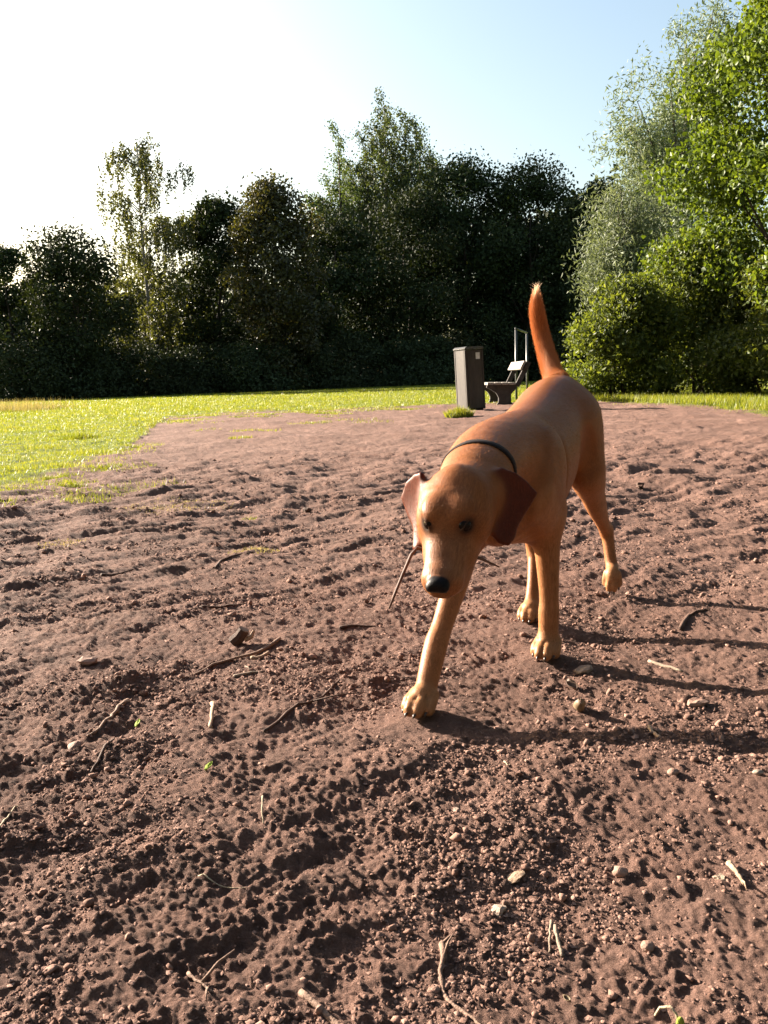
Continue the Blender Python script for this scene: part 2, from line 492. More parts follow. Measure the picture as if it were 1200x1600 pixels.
def limbs_for(root, H, centers, r, r0, bark, split=0.25, n_limbs=10, sides=6, part='limb'):
    """trunk + limbs towards the given clump centres"""
    mb = MB()
    lean = np.array([r.normal(0, .02) * H, r.normal(0, .02) * H, 0])
    tp = [np.array([0, 0, -0.15])] + [lean * (k / 6) ** 1.3 + np.array([r.normal(0, .01) * H, r.normal(0, .01) * H, H * k / 6]) * (1 if k else 0) for k in range(0, 7)]
    tp[1] = np.array([0, 0, 0.05 * H])
    mb.tube(tp, [r0 * 1.35] + [r0 * (1 - .85 * (k / 6)) for k in range(7)], 8)
    mb.build('trunk', bark, root, smooth=True)
    tp = np.array(tp)
    idx = r.permutation(len(centers))[:n_limbs]
    for i in idx:
        c = centers[i]
        h = np.clip(c[2] * r.uniform(.35, .75), split * H, .92 * H)
        a = np.array([np.interp(h, tp[:, 2], tp[:, 0]), np.interp(h, tp[:, 2], tp[:, 1]), h])
        m = a * .45 + c * .55 + np.array([0, 0, -.10 * np.linalg.norm(c - a)])
        w = r0 * (1 - .8 * h / H) * .5
        lb = MB(); lb.tube(bez(a, m, c, 6), [w, w * .85, w * .65, w * .45, w * .3, w * .12], 5)
        lb.build(part, bark, root, smooth=True)

def broad_tree(name, base, H, RX, seed, leaf, n_leaf=16000, leaf_size=.22, low=.06, bark=BARK, n_clumps=46, aspect=.62, n_limbs=8, shape='dome', RY=None, clump=.26, droop=.2):
    r = np.random.default_rng(seed)
    root = empty(name, tuple(base))
    RY = RX if RY is None else RY
    cs = []; 
    while len(cs) < n_clumps:
        t_ = r.random(); z = low + (1 - low) * t_
        if shape == 'round': w = math.sin(math.pi * min(1, .18 + .82 * t_) ** .9) ** .6 if t_ < .98 else .15
        elif shape == 'dome': w = (math.sqrt(max(0, 1 - t_ ** 3.0)) * .92 + .08) * (.78 + .22 * min(1, t_ * 3))
        else: w = (1 - t_) ** .6
        a = r.uniform(0, 6.283); q = math.sqrt(r.uniform(.15, 1))
        cs.append((math.cos(a) * q * w * RX * .86, math.sin(a) * q * w * RY * .86, z * H - clump * RX * .5))
    cs = np.array(cs)
    R_ = clump * RX * r.uniform(.7, 1.35, n_clumps)
    cnt = (n_leaf * R_ ** 2 / (R_ ** 2).sum()).astype(int)
    P = clump_points(cs, R_, cnt, r, .8)
    P = P[P[:, 2] > 0.15]
    # stray twigs past the outline
    k = int(n_leaf * .015)
    j = r.integers(0, n_clumps, k)
    out = cs[j] + (cs[j] / (np.linalg.norm(cs[j], axis=1)[:, None] + 1e-6) * np.array([1, 1, .3]) + np.array([0, 0, .6]) + .5 * r.standard_normal((k, 3))) * R_[j][:, None] * .8
    P = np.vstack([P, out])
    cr = link_mesh('crown', leaves_mesh('crown', P, leaf_size, aspect, r, droop), LEAF[leaf], root)
    cr['kind'] = 'stuff'
    limbs_for(root, H * .78, cs, r, max(.10, H * .016), bark, n_limbs=n_limbs)
    return root
def px_tree(px, toppy, depth, hw_px, basepy=None):
    """base point, height and half width in metres for a tree seen at this pixel column"""
    p = at(px, toppy, depth)
    return np.array([p[0], depth, 0.0]), p[2], hw_px * depth / FPX

GB = 'trees along the far edge of the meadow'
def T_(o, label, cat='tree', group=GB): return tag(o, label, cat, group)

# --- far edge, left to right
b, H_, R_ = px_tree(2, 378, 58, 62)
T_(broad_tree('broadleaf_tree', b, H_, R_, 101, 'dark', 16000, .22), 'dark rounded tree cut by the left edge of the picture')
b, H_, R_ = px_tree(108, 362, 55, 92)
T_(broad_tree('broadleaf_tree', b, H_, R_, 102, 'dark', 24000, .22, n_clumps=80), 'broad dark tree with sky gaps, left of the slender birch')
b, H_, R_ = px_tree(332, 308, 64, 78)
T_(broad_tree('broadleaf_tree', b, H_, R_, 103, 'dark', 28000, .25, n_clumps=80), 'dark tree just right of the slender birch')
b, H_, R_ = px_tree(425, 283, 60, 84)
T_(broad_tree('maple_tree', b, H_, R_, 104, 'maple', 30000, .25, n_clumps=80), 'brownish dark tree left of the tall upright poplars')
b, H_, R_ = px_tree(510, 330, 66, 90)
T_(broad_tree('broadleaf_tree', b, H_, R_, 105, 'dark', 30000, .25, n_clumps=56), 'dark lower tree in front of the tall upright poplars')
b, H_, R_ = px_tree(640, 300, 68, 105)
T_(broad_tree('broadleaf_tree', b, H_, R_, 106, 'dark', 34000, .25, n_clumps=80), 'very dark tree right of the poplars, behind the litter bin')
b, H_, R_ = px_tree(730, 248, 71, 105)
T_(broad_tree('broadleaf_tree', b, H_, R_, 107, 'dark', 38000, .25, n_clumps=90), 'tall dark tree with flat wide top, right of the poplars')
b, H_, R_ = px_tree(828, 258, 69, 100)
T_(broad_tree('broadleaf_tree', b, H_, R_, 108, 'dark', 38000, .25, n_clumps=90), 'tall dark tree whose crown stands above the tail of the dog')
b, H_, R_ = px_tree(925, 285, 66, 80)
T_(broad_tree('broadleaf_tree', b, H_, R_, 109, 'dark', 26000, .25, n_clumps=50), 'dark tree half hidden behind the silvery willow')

# birch: hanging strands
def birch(base, H, RX, seed):
    r = np.random.default_rng(seed)
    root = empty('birch_tree', tuple(base))
    mb = MB()
    tp = [np.array([.10 * math.sin(k * .9), .08 * math.cos(k * 1.3), H * .97 * k / 8 - (0.15 if k == 0 else 0)]) for k in range(9)]
    mb.tube(tp, [.20 * (1 - .9 * k / 8) for k in range(9)], 8)
    mb.build('trunk', BARK_B, root, smooth=True)
    P = []
    for i in range(58):
        f = .14 + .86 * (i + r.random()) / 58
        z0 = f * H
        w = RX * (math.sin(math.pi * min(1, (f - .02) / 1.0)) ** .7 + .12) * r.uniform(.45, 1.25)
        a = r.uniform(0, 6.283)
        a0 = np.array([0, 0, z0 - .25 * w]); c = np.array([math.cos(a) * w, math.sin(a) * w, z0 + .25 * w])
        m = a0 * .5 + c * .5 + np.array([0, 0, .35 * w])
        B = bez(a0, m, c, 8)
        lb = MB(); lb.tube(B, list(np.linspace(.045, .008, 8)), 4); lb.build('limb', BARK_B, root, smooth=True)
        for s in range(24 if f < .72 else 15):
            q = r.uniform(.18, 1.05)
            k = min(int(q * 7), 6); p0 = B[k] + (B[k + 1] - B[k]) * (q * 7 - k) + r.normal(0, .22, 3)
            ln = r.uniform(.7, 2.6) * (0.6 + .4 * q) * (1.15 - .4 * f)
            n = int(19 * ln)
            tt = r.random(n)
            st = p0 + np.stack([.25 * tt * r.normal(0, .4), .25 * tt * r.normal(0, .4), -ln * tt], -1) + r.normal(0, .07, (n, 3))
            P.append(st)
    P = np.vstack(P)
    cr = link_mesh('crown', leaves_mesh('crown', P, .17, .75, r, .5), LEAF['birch'], root); cr['kind'] = 'stuff'
    return root
b, H_, R_ = px_tree(212, 220, 61, 88)
T_(birch(b, H_, R_, 201), 'tall slender birch with hanging twigs standing free against the sky')

# poplars: upright plumes
def poplar(base, H, RX, seed, plumes=9, n_leaf=15000):
    r = np.random.default_rng(seed)
    root = empty('poplar_tree', tuple(base))
    cs, rr = [], []
    mb = MB(); mb.tube([(0, 0, -.2), (0.05, 0, H * .3), (-.05, .05, H * .6), (0, 0, H * .97)], [.32, .24, .15, .03], 8); mb.build('trunk', BARK, root, smooth=True)
    P = []
    for i in range(plumes):
        a = r.uniform(0, 6.283); w = 0 if i == 0 else RX * r.uniform(.30, 1)
        top = H * (1 if i == 0 else r.uniform(.74, .96) - .16 * (w / RX) ** 2); z0 = H * r.uniform(.12, .30)
        a0 = np.array([0, 0, z0]); c = np.array([math.cos(a) * w, math.sin(a) * w, top])
        m = np.array([math.cos(a) * w * .95, math.sin(a) * w * .95, z0 + (top - z0) * .35])
        B = bez(a0, m, c, 12)
        if i:
            lb = MB(); lb.tube(B, list(np.linspace(.12, .015, 12)), 5); lb.build('limb', BARK, root, smooth=True)
        k = n_leaf // plumes
        t_ = 1 - r.random(k) ** 1.15 * .85
        ax = np.stack([np.interp(t_ * 11, np.arange(12), B[:, q]) for q in range(3)], -1)
        rad = (1.75 * np.sqrt(np.maximum(1.03 - t_, 0)) + .38)
        # small upright sprays along the plume
        ph = np.floor(t_ * 26) * 2.4 + r.normal(0, .5, k)
        q = np.abs(r.normal(.55, .35, k))
        off = np.stack([np.cos(ph) * q, np.sin(ph) * q, q * .9 + r.normal(0, .25, k)], -1) * rad[:, None] + r.normal(0, .10, (k, 3))
        P.append(ax + off)
    P = np.vstack(P)
    cr = link_mesh('crown', leaves_mesh('crown', P, .19, .8, r, .0), LEAF['poplar'], root); cr['kind'] = 'stuff'
    return root
b, H_, R_ = px_tree(600, 150, 78, 96)
T_(poplar(b, H_, R_, 301, 24, 56000), 'tallest of the upright poplars, its tip highest against the sky')
b, H_, R_ = px_tree(528, 205, 77, 60)
T_(poplar(b, H_, R_, 302, 12, 26000), 'leftmost upright poplar, shorter, left of the tallest poplar')
b, H_, R_ = px_tree(655, 200, 80, 50)
T_(poplar(b, H_, R_, 303, 9, 18000), 'narrow upright poplar directly right of the tallest poplar')

# silvery willow on the right
def willow(base, H, RX, RY, seed, n_leaf=42000):
    r = np.random.default_rng(seed)
    root = empty('willow_tree', tuple(base))
    cs = []; rr = []
    mb = MB(); mb.tube([(0, 0, -.2), (.1, 0, H * .2), (-.2, .1, H * .5), (.3, 0, H * .9)], [.38, .30, .18, .03], 8); mb.build('trunk', BARK_W, root, smooth=True)
    for i in range(20):
        a = r.uniform(0, 6.283); f = r.uniform(.25, 1.0)
        w = (1.05 - .62 * f) * r.uniform(.55, 1)
        a0 = np.array([0, 0, H * f * .45]); c = np.array([math.cos(a) * w * RX, math.sin(a) * w * RY, H * f])
        B = bez(a0, a0 * .4 + c * .6 + np.array([0, 0, .05 * H]), c, 9)
        lb = MB(); lb.tube(B, list(np.linspace(.11, .012, 9)), 5); lb.build('limb', BARK_W, root, smooth=True)
        for k in range(3, 9):
            for _ in range(3):
                cs.append(B[k] + r.normal(0, .45, 3) + np.array([0, 0, -.2])); rr.append(r.uniform(.4, .85))
    cs = np.array(cs); rr = np.array(rr)
    cnt = (n_leaf * rr ** 2 / (rr ** 2).sum()).astype(int)
    P = clump_points(cs, rr, cnt, r, 1.25, .1)
    cr = link_mesh('crown', leaves_mesh('crown', P, .19, .28, r, .35), LEAF['willow'], root); cr['kind'] = 'stuff'
    return root
b, H_, R_ = px_tree(1075, 20, 34, 150)
tag(willow(b, H_, R_, R_, 401, 46000), 'tall silvery grey willow with narrow leaves, behind the green bushes', 'tree', 'trees and bushes on the right')
b, H_, R_ = px_tree(985, 285, 31, 85)
tag(willow(b, H_, R_, R_, 402, 26000), 'lower silvery grey willow beside the dark far trees', 'tree', 'trees and bushes on the right')

# fresh green tree hanging in from the right
b, H_, R_ = px_tree(1265, -60, 19.0, 215)
tag(broad_tree('green_tree', b, H_, R_, 501, 'lime', 46000, .118, low=.22, n_clumps=95, n_limbs=16, aspect=.72, clump=.21, droop=.5), 'bright green leafy tree reaching in from the right edge above the bushes', 'tree', 'trees and bushes on the right')
# bushes below it
def bush(base, H, RX, RY, seed, leaf, n, size, aspect=.5, label='', group='trees and bushes on the right', name='elder_bush', n_clumps=40):
    r = np.random.default_rng(seed)
    root = empty(name, tuple(base))
    cs = []
    while len(cs) < n_clumps:
        t_ = r.random() ** 1.15; a = r.uniform(0, 6.283); q = math.sqrt(r.uniform(.1, 1)); w = math.sqrt(max(.03, 1 - t_ ** 2.4))
        cs.append((math.cos(a) * q * w * RX * .86, math.sin(a) * q * w * RY * .86, (.03 + .89 * t_) * H))
    cs = np.array(cs)
    R_ = (.17 * RX + .10 * H) * r.uniform(.6, 1.3, n_clumps)
    cnt = (n * R_ ** 2 / (R_ ** 2).sum()).astype(int)
    P = clump_points(cs, R_, cnt, r, .75)
    # long shoots
    for i in range(26):
        a = r.uniform(0, 6.283); t_ = r.random()
        c = np.array([math.cos(a) * RX * .75 * math.sqrt(1 - .8 * t_), math.sin(a) * RY * .75 * math.sqrt(1 - .8 * t_), (.15 + .8 * t_) * H])
        d = c * np.array([1, 1, 0]) / RX * .6 + np.array([0, 0, .5]) + r.normal(0, .2, 3)
        ln = r.uniform(.2, .5) * min(1, H * .4)
        m_ = 22
        P = np.vstack([P, c + d * ln * r.random((m_, 1)) + r.normal(0, .05, (m_, 3))])
    P = P[P[:, 2] > .03]
    cr = link_mesh('crown', leaves_mesh('crown', P, size, aspect, r, .45), LEAF[leaf], root); cr['kind'] = 'stuff'
    for i in range(7):
        c = cs[r.integers(0, n_clumps)]
        mb = MB(); a0 = np.array([r.normal(0, .15), r.normal(0, .15), -.05])
        mb.tube(bez(a0, np.array([c[0] * .4, c[1] * .4, c[2] * .7]), c, 6), [.035, .03, .025, .02, .014, .006], 5)
        mb.build('stem', BARK, root, smooth=True)
    return tag(root, label, 'bush', group)
b, H_, R_ = px_tree(968, 438, 19.0, 100)
bush(b, H_, R_, 1.3, 601, 'elder', 26000, .105, .46, 'green bush nearest the dog, leftmost of the bright bushes on the right')
b, H_, R_ = px_tree(1090, 375, 20.0, 115)
bush(b, H_, R_, 1.6, 602, 'elder', 30000, .105, .46, 'tallest bright green bush in the middle of the bushes on the right', n_clumps=52)
b, H_, R_ = px_tree(1215, 395, 18.0, 110)
bush(b, H_, R_, 1.5, 603, 'elder', 26000, .105, .46, 'green bush at the right edge below the overhanging tree')

# dark undergrowth along the far edge: three kinds, copied
def copy_tree(o):
    c = o.copy(); COL.objects.link(c)
    for ch in [q for q in bpy.data.objects if q.parent == o]:
        k = ch.copy(); COL.objects.link(k); k.parent = c
        k.matrix_parent_inverse = ch.matrix_parent_inverse.copy()
    return c
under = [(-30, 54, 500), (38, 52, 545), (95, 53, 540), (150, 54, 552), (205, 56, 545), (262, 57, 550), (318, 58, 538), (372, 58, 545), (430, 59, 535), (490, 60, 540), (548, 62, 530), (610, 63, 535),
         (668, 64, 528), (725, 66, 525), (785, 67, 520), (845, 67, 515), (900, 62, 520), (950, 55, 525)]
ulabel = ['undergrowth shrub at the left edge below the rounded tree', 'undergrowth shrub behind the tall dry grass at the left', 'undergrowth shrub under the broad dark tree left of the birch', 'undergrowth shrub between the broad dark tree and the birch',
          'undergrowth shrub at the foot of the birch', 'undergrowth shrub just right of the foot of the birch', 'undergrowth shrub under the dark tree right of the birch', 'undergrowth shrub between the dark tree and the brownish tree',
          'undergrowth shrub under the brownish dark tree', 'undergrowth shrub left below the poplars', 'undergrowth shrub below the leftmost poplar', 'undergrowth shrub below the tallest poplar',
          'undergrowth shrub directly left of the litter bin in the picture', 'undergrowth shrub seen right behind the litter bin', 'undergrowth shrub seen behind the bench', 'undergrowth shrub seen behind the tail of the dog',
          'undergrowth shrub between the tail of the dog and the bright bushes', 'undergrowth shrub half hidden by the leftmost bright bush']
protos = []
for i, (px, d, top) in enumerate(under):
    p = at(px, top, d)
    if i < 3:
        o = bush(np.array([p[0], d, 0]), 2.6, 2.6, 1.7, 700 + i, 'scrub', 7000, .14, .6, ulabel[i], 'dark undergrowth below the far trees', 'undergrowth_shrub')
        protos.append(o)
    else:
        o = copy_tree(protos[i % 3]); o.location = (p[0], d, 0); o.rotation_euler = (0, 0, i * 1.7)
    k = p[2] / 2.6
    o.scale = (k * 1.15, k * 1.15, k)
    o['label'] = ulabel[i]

# the wood goes on behind: one dense mass
def wood():
    r = np.random.default_rng(88)
    n = 46000
    az = np.radians(r.uniform(-34, 19, n)); rad = r.uniform(78, 104, n)
    m = 30000                       # unseen trees added beside and behind the camera to block sky light
    az2 = np.radians(r.uniform(40, 255, m)); rad2 = r.uniform(15, 23, m)
    az = np.concatenate([az, az2]); rad = np.concatenate([rad, rad2])
    n = n + m
    x = rad * np.sin(az); y = rad * np.cos(az)
    top = 10.0 + 3.0 * noise(x, y, 9.0, 91) + 1.6 * noise(x, y, 4.0, 92) + 6.5 * smooth01(np.radians(-8), np.radians(3), az)
    top = top + 9.0 * (np.arange(n) >= 46000)  # the added trees stand taller to hide more sky
    z = top * r.random(n) ** .8
    P = np.stack([x, y, z], -1)
    return leaves_mesh('wood', P, .66, .75, r, .2)
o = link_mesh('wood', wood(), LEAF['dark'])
tag(o, 'dark mass of the wood behind the far trees, with unseen trees added behind the camera', 'wood', kind='stuff')
# ================================================================ grass
def grass_material(name, stops, trans=.5):
    t = NT(name)
    geo = t.n('ShaderNodeNewGeometry')
    col = t.ramp(geo.outputs['Random Per Island'], stops)
    n_ = t.n('ShaderNodeTexNoise', {'Vector': geo.outputs['Position'], 'Scale': .9, 'Detail': 3.0})
    col = t.mix(0.8, col.outputs[0], t.ramp(n_.outputs['Fac'], [(.3, (.72, .80, .75)), (.7, (1.18, 1.1, 1.0))]).outputs[0], 'MULTIPLY')
    p = t.n('ShaderNodeBsdfPrincipled', {'Base Color': col, 'Roughness': .45, 'Specular IOR Level': .3})
    tr = t.n('ShaderNodeBsdfTranslucent', {'Color': t.mix(1.0, col, (1.2, 1.15, .5, 1), 'MULTIPLY')})
    return t.surface(t.n('ShaderNodeMixShader', {0: trans, 1: p, 2: tr}))
GRASS = grass_material('grass_blade', [(0, (.095, .125, .014)), (.5, (.165, .190, .020)), (.88, (.235, .245, .034)), (1, (.30, .26, .10))])
DRY = grass_material('dry_grass_blade', [(0, (.17, .145, .075)), (.5, (.25, .21, .13)), (1, (.34, .28, .19))], .4)
def blades(x, y, h, w, r, lean=.5):
    n = len(x)
    z = height(x, y) - .004
    a = r.uniform(0, 6.283, n); b = r.uniform(0, 6.283, n)
    dx, dy = np.cos(a) * w, np.sin(a) * w
    lx, ly = np.cos(b) * h * lean * r.random(n), np.sin(b) * h * lean * r.random(n)
    V = np.stack([np.stack([x - dx, y - dy, z], -1), np.stack([x + dx, y + dy, z], -1), np.stack([x + lx, y + ly, z + h], -1)], 1)
    return V
def field_grass(n, seed):
    r = np.random.default_rng(seed)
    rad = np.exp(r.uniform(np.log(4.2), np.log(66), n)); az = np.radians(r.uniform(-30, 30, n))
    x = rad * np.sin(az); y = rad * np.cos(az)
    gd = grass_dist(x, y)
    keep = (gd > -1.0) & (r.random(n) < np.where(gd > -.1, smooth01(-.4, 1.1, gd + .5 * noise(x, y, .5, 99)) * .9, 0) + .6 * smooth01(-1.0, .1, gd) * smooth01(.05, .5, noise(x, y, .45, 97) + .4 * noise(x, y, .12, 98)))
    x, y, rad, gd = x[keep], y[keep], rad[keep], gd[keep]
    h = (.014 + .016 * r.random(len(x)) + .022 * smooth01(.1, .6, noise(x, y, .8, 95))) * np.clip(rad / 10, 1, 3.2) ** .7
    w = np.clip(.0015 * rad / 5, .0015, .022) * r.uniform(.6, 1.4, len(x))
    return blades(x, y, h, w, r, .9)
V = field_grass(600000, 5)
def edge_patches(n, seed):
    """thin outlying patches where the turf breaks up into the soil"""
    r = np.random.default_rng(seed); out = []
    k = 0
    while k < n:
        az = math.radians(r.uniform(-27, 2)); re = float(np.interp(math.degrees(az), E_AZ, E_R))
        rad = re - r.exponential(.9) * re / 9
        cx, cy = rad * math.sin(az), rad * math.cos(az)
        if rad < 4 or float(grass_dist(np.array([cx]), np.array([cy]))[0]) > .1: continue
        k += 1
        m = int(r.integers(50, 240)); a = r.uniform(0, 6.283, m); q = np.sqrt(r.random(m)) * r.uniform(.06, .24) * (rad / 7) ** .5
        x = cx + np.cos(a) * q * 1.5; y = cy + np.sin(a) * q
        out.append(blades(x, y, r.uniform(.012, .045, m), np.full(m, .0018 * rad / 5), r, .9))
    return np.vstack(out)
V = np.vstack([V, edge_patches(75, 31)])
print('grass blades', len(V))
me = fast_mesh('grass', V.reshape(-1, 3), np.arange(len(V) * 3).reshape(-1, 3))
tag(link_mesh('grass', me, GRASS), 'short sunlit yellow green grass of the meadow round the bare soil', 'grass', kind='stuff')

def tuft(name, label, px, py, n, rad, h, mat, seed, group='grass tufts', depth=None, cat='grass tuft', squash=1.0):
    r = np.random.default_rng(seed)
    c = on_ground(px, py)
    a = r.uniform(0, 6.283, n); q = np.sqrt(r.random(n)) * rad
    x = c[0] + np.cos(a) * q; y = c[1] + np.sin(a) * q * squash
    hh = h * r.uniform(.4, 1.1, n) * (1 - .5 * q / rad)
    V = blades(x, y, hh, np.full(n, max(.0016, .0004 * c[1])) * r.uniform(.7, 1.3, n), r, .8)
    z0 = float(height(np.array([c[0]]), np.array([c[1]]))[0])
    V = V - np.array([c[0], c[1], z0])
    o = link_mesh(name, fast_mesh(name, V.reshape(-1, 3), np.arange(n * 3).reshape(-1, 3)), mat)
    o.location = (c[0], c[1], z0)
    return tag(o, label, cat, group)
tuft('grass_tuft', 'lush green grass tuft at the foot of the litter bin', 717, 650, 1300, .22, .20, GRASS, 1)
tuft('grass_tuft', 'dull dry grass patch on the soil below the meadow corner', 275, 787, 900, .30, .022, DRY, 2)
tuft('grass_tuft', 'taller grass clump inside the meadow at the left', 122, 686, 700, .24, .13, GRASS, 4)
tuft('grass_tuft', 'small withered grass clump alone on the soil left of the dog', 395, 852, 420, .10, .022, DRY, 5)
tuft('grass_tuft', 'tiny green tuft on the soil above the withered clump', 393, 805, 60, .05, .03, GRASS, 6)
tuft('grass_tuft', 'thin faded grass patch near the left edge of the soil', 100, 845, 300, .10, .02, DRY, 7)
# tall dry grass with seed heads, far left
r_ = np.random.default_rng(12)
n = 5200
c0 = on_ground(20, 643)
x = c0[0] + r_.uniform(-4.2, 2.0, n); y = c0[1] + r_.uniform(-1.0, 2.6, n)
keep = r_.random(n) < smooth01(2.0, -.6, x - c0[0])
x, y = x[keep], y[keep]
V = blades(x, y, r_.uniform(.14, .42, len(x)), np.full(len(x), .006), r_, .35)
o = link_mesh('tall_grass', fast_mesh('tall_grass', V.reshape(-1, 3), np.arange(len(V) * 3).reshape(-1, 3)), DRY)
tag(o, 'tall dry brownish grass with seed heads at the left edge of the meadow', 'tall grass', kind='stuff')
# longer grass fringe below the bushes on the right
n = 9000
az = np.radians(r_.uniform(13, 30, n)); re = np.interp(np.degrees(az), E_AZ, E_R); rad = re + r_.uniform(.05, 1.0, n) ** 1.0 * (3.8)
x = rad * np.sin(az); y = rad * np.cos(az)
V = blades(x, y, r_.uniform(.06, .16, n), np.full(n, .006), r_, .8)
o = link_mesh('fringe_grass', fast_mesh('fringe_grass', V.reshape(-1, 3), np.arange(n * 3).reshape(-1, 3)), GRASS)
tag(o, 'green grass fringe between the bare soil and the bushes on the right', 'grass', kind='stuff')
# ================================================================ litter bin, bench, metal frame
def gz(x, y): return float(height(np.array([x]), np.array([y]))[0])
def worn(name, c1, c2, scale=8.0, rough=.75, bump=.3, stretch=(1, 1, 1), spec=.3):
    t = NT(name)
    tc = t.n('ShaderNodeTexCoord')
    mp = t.n('ShaderNodeMapping', {'Vector': tc.outputs['Object'], 'Scale': stretch})
    a = t.n('ShaderNodeTexNoise', {'Vector': mp, 'Scale': scale, 'Detail': 8.0, 'Roughness': .65})
    b = t.n('ShaderNodeTexNoise', {'Vector': mp, 'Scale': scale * 9, 'Detail': 4.0})
    col = t.ramp(a.outputs['Fac'], [(.32, c1), (.68, c2)])
    col = t.mix(.5, col.outputs[0], t.ramp(b.outputs['Fac'], [(.3, (.75, .75, .75)), (.7, (1.2, 1.2, 1.2))]).outputs[0], 'MULTIPLY')
    bp = t.n('ShaderNodeBump', {'Height': b.outputs['Fac'], 'Strength': bump, 'Distance': .004})
    return t.surface(t.n('ShaderNodeBsdfPrincipled', {'Base Color': col, 'Roughness': rough, 'Normal': bp, 'Specular IOR Level': spec}))
BIN_GREY = worn('bin_panel_grey', (.034, .028, .023), (.068, .056, .046), 4.0, .7, .3, (1, 1, .3))
BIN_MOSS = worn('bin_panel_weathered', (.036, .029, .023), (.115, .098, .07), 3.0, .8, .4)
BIN_LID = worn('bin_lid', (.05, .048, .046), (.09, .088, .085), 10.0, .45)
DARK = worn('slot_shade_and_plinth', (.008, .008, .008), (.015, .014, .013), 10.0, .9)  # near-black: painted shade of the bin's slot, also used on the plinth
PAPER = worn('paper_notice', (.52, .50, .46), (.66, .64, .60), 12.0, .8, .1)
WOOD_G = worn('weathered_bench_board', (.17, .145, .12), (.34, .30, .26), 3.0, .8, .5, (6, .5, 6))
CONC = worn('bench_support', (.030, .026, .024), (.065, .055, .05), 8.0, .85, .5)
STEEL = worn('galvanised_post', (.05, .05, .05), (.10, .10, .10), 14.0, .4, .1, spec=.5)

bb = on_ground(737, 640); bz = gz(*bb)
ang = math.radians(28)
binr = empty('litter_bin', (bb[0], bb[1] + .05, bz), ang)
binr.rotation_euler = (math.radians(-.8), math.radians(-1.8), ang)
BW, BD, BH = .39, .36, 1.02
for i, (sx, sy) in enumerate(((0, -1), (1, 0), (0, 1), (-1, 0))):
    mb = MB()
    if sx == 0: mb.box((0, sy * (BD / 2 - .02), .04 + BH / 2), (BW - .086, .032, BH))
    else: mb.box((sx * (BW / 2 - .02), 0, .04 + BH / 2), (.032, BD - .086, BH))
    pn = mb.build('side_panel', BIN_MOSS if i == 1 else BIN_GREY, binr, bevel=.004)
    if i == 0:
        n_ = MB(); n_.box((.070, -BD / 2 - .0005, .04 + BH - .105), (.085, .004, .115)); n_.build('notice', PAPER, pn)
    if i == 1:
        n_ = MB(); n_.box((BW / 2 + .0005, 0, .04 + BH - .17), (.006, .19, .13)); n_.build('opening_shade', DARK, pn, bevel=.002)  # solid slab, the shade inside a slot put into its colour
for sx in (-1, 1):
    for sy in (-1, 1):
        mb = MB(); mb.box((sx * (BW / 2 - .0215), sy * (BD / 2 - .0215), .03 + BH / 2), (.042, .042, BH + .03)); mb.build('corner_post', BIN_GREY, binr, bevel=.010)
mb = MB(); mb.box((0, 0, .02), (BW - .07, BD - .07, .05)); mb.build('plinth', DARK, binr)
mb = MB()
prof = [(-BW / 2 - .012, BH + .052), (BW / 2 + .012, BH + .052), (BW / 2 + .012, BH + .072), (BW / 2 - .03, BH + .100), (-BW / 2 + .03, BH + .100), (-BW / 2 - .012, BH + .072)]
mb.prism(prof, 'y', -BD / 2 - .012, BD / 2 + .012); lid = mb.build('lid', BIN_LID, binr, bevel=.008)
mb = MB(); mb.box((0, -BD / 2 - .016, BH + .060), (.05, .014, .022)); mb.build('lock', STEEL, lid, bevel=.003)
tag(binr, 'square dark grey litter bin with a small paper notice under its lid', 'litter bin')

# bench: faces left, its length runs away from the camera
bx0 = at(760, 592, 17.0)[0]
bench = empty('park_bench', (bx0, 16.9, gz(bx0 + .3, 17.5)))
LEN = 1.65
SZ = .44
for k in range(4):
    mb = MB(); mb.box((.075 + k * .145, LEN / 2, SZ + .025 - .004 * k), (.130, LEN, .048)); mb.build('seat_plank', WOOD_G, bench, bevel=.005)
lean = math.radians(27)
rot = Matrix.Rotation(lean, 3, 'Y')
for k, zc in enumerate((.20, .37)):
    c = Vector((.60, LEN / 2, SZ + .02)) + rot @ Vector((0, 0, zc)) + rot @ Vector((-.045, 0, 0))
    if k == 0: continue
    mb = MB(); mb.box(c, (.042, LEN, .185), rot); mb.build('back_plank', WOOD_G, bench, bevel=.005)
for yy in (.16, LEN - .16):
    mb = MB()
    out = [(.02, SZ - .002), (.0, SZ - .05), (.10, SZ - .10), (.20, SZ - .17), (.25, SZ - .27), (.24, .08), (.20, .03), (.20, -.05), (.56, -.05), (.56, .03), (.50, .08), (.50, SZ - .20), (.60, SZ - .10), (.62, SZ - .002)]
    mb.prism(out, 'y', yy - .05, yy + .05); mb.build('support', CONC, bench, bevel=.008)
    mb = MB(); c = Vector((.615, yy, SZ - .02)) + rot @ Vector((.02, 0, .255)); mb.box(c, (.095, .09, .54), rot); mb.build('back_post', CONC, bench, bevel=.006)
tag(bench, 'weathered plank park bench with curved dark supports seen from its end', 'bench')

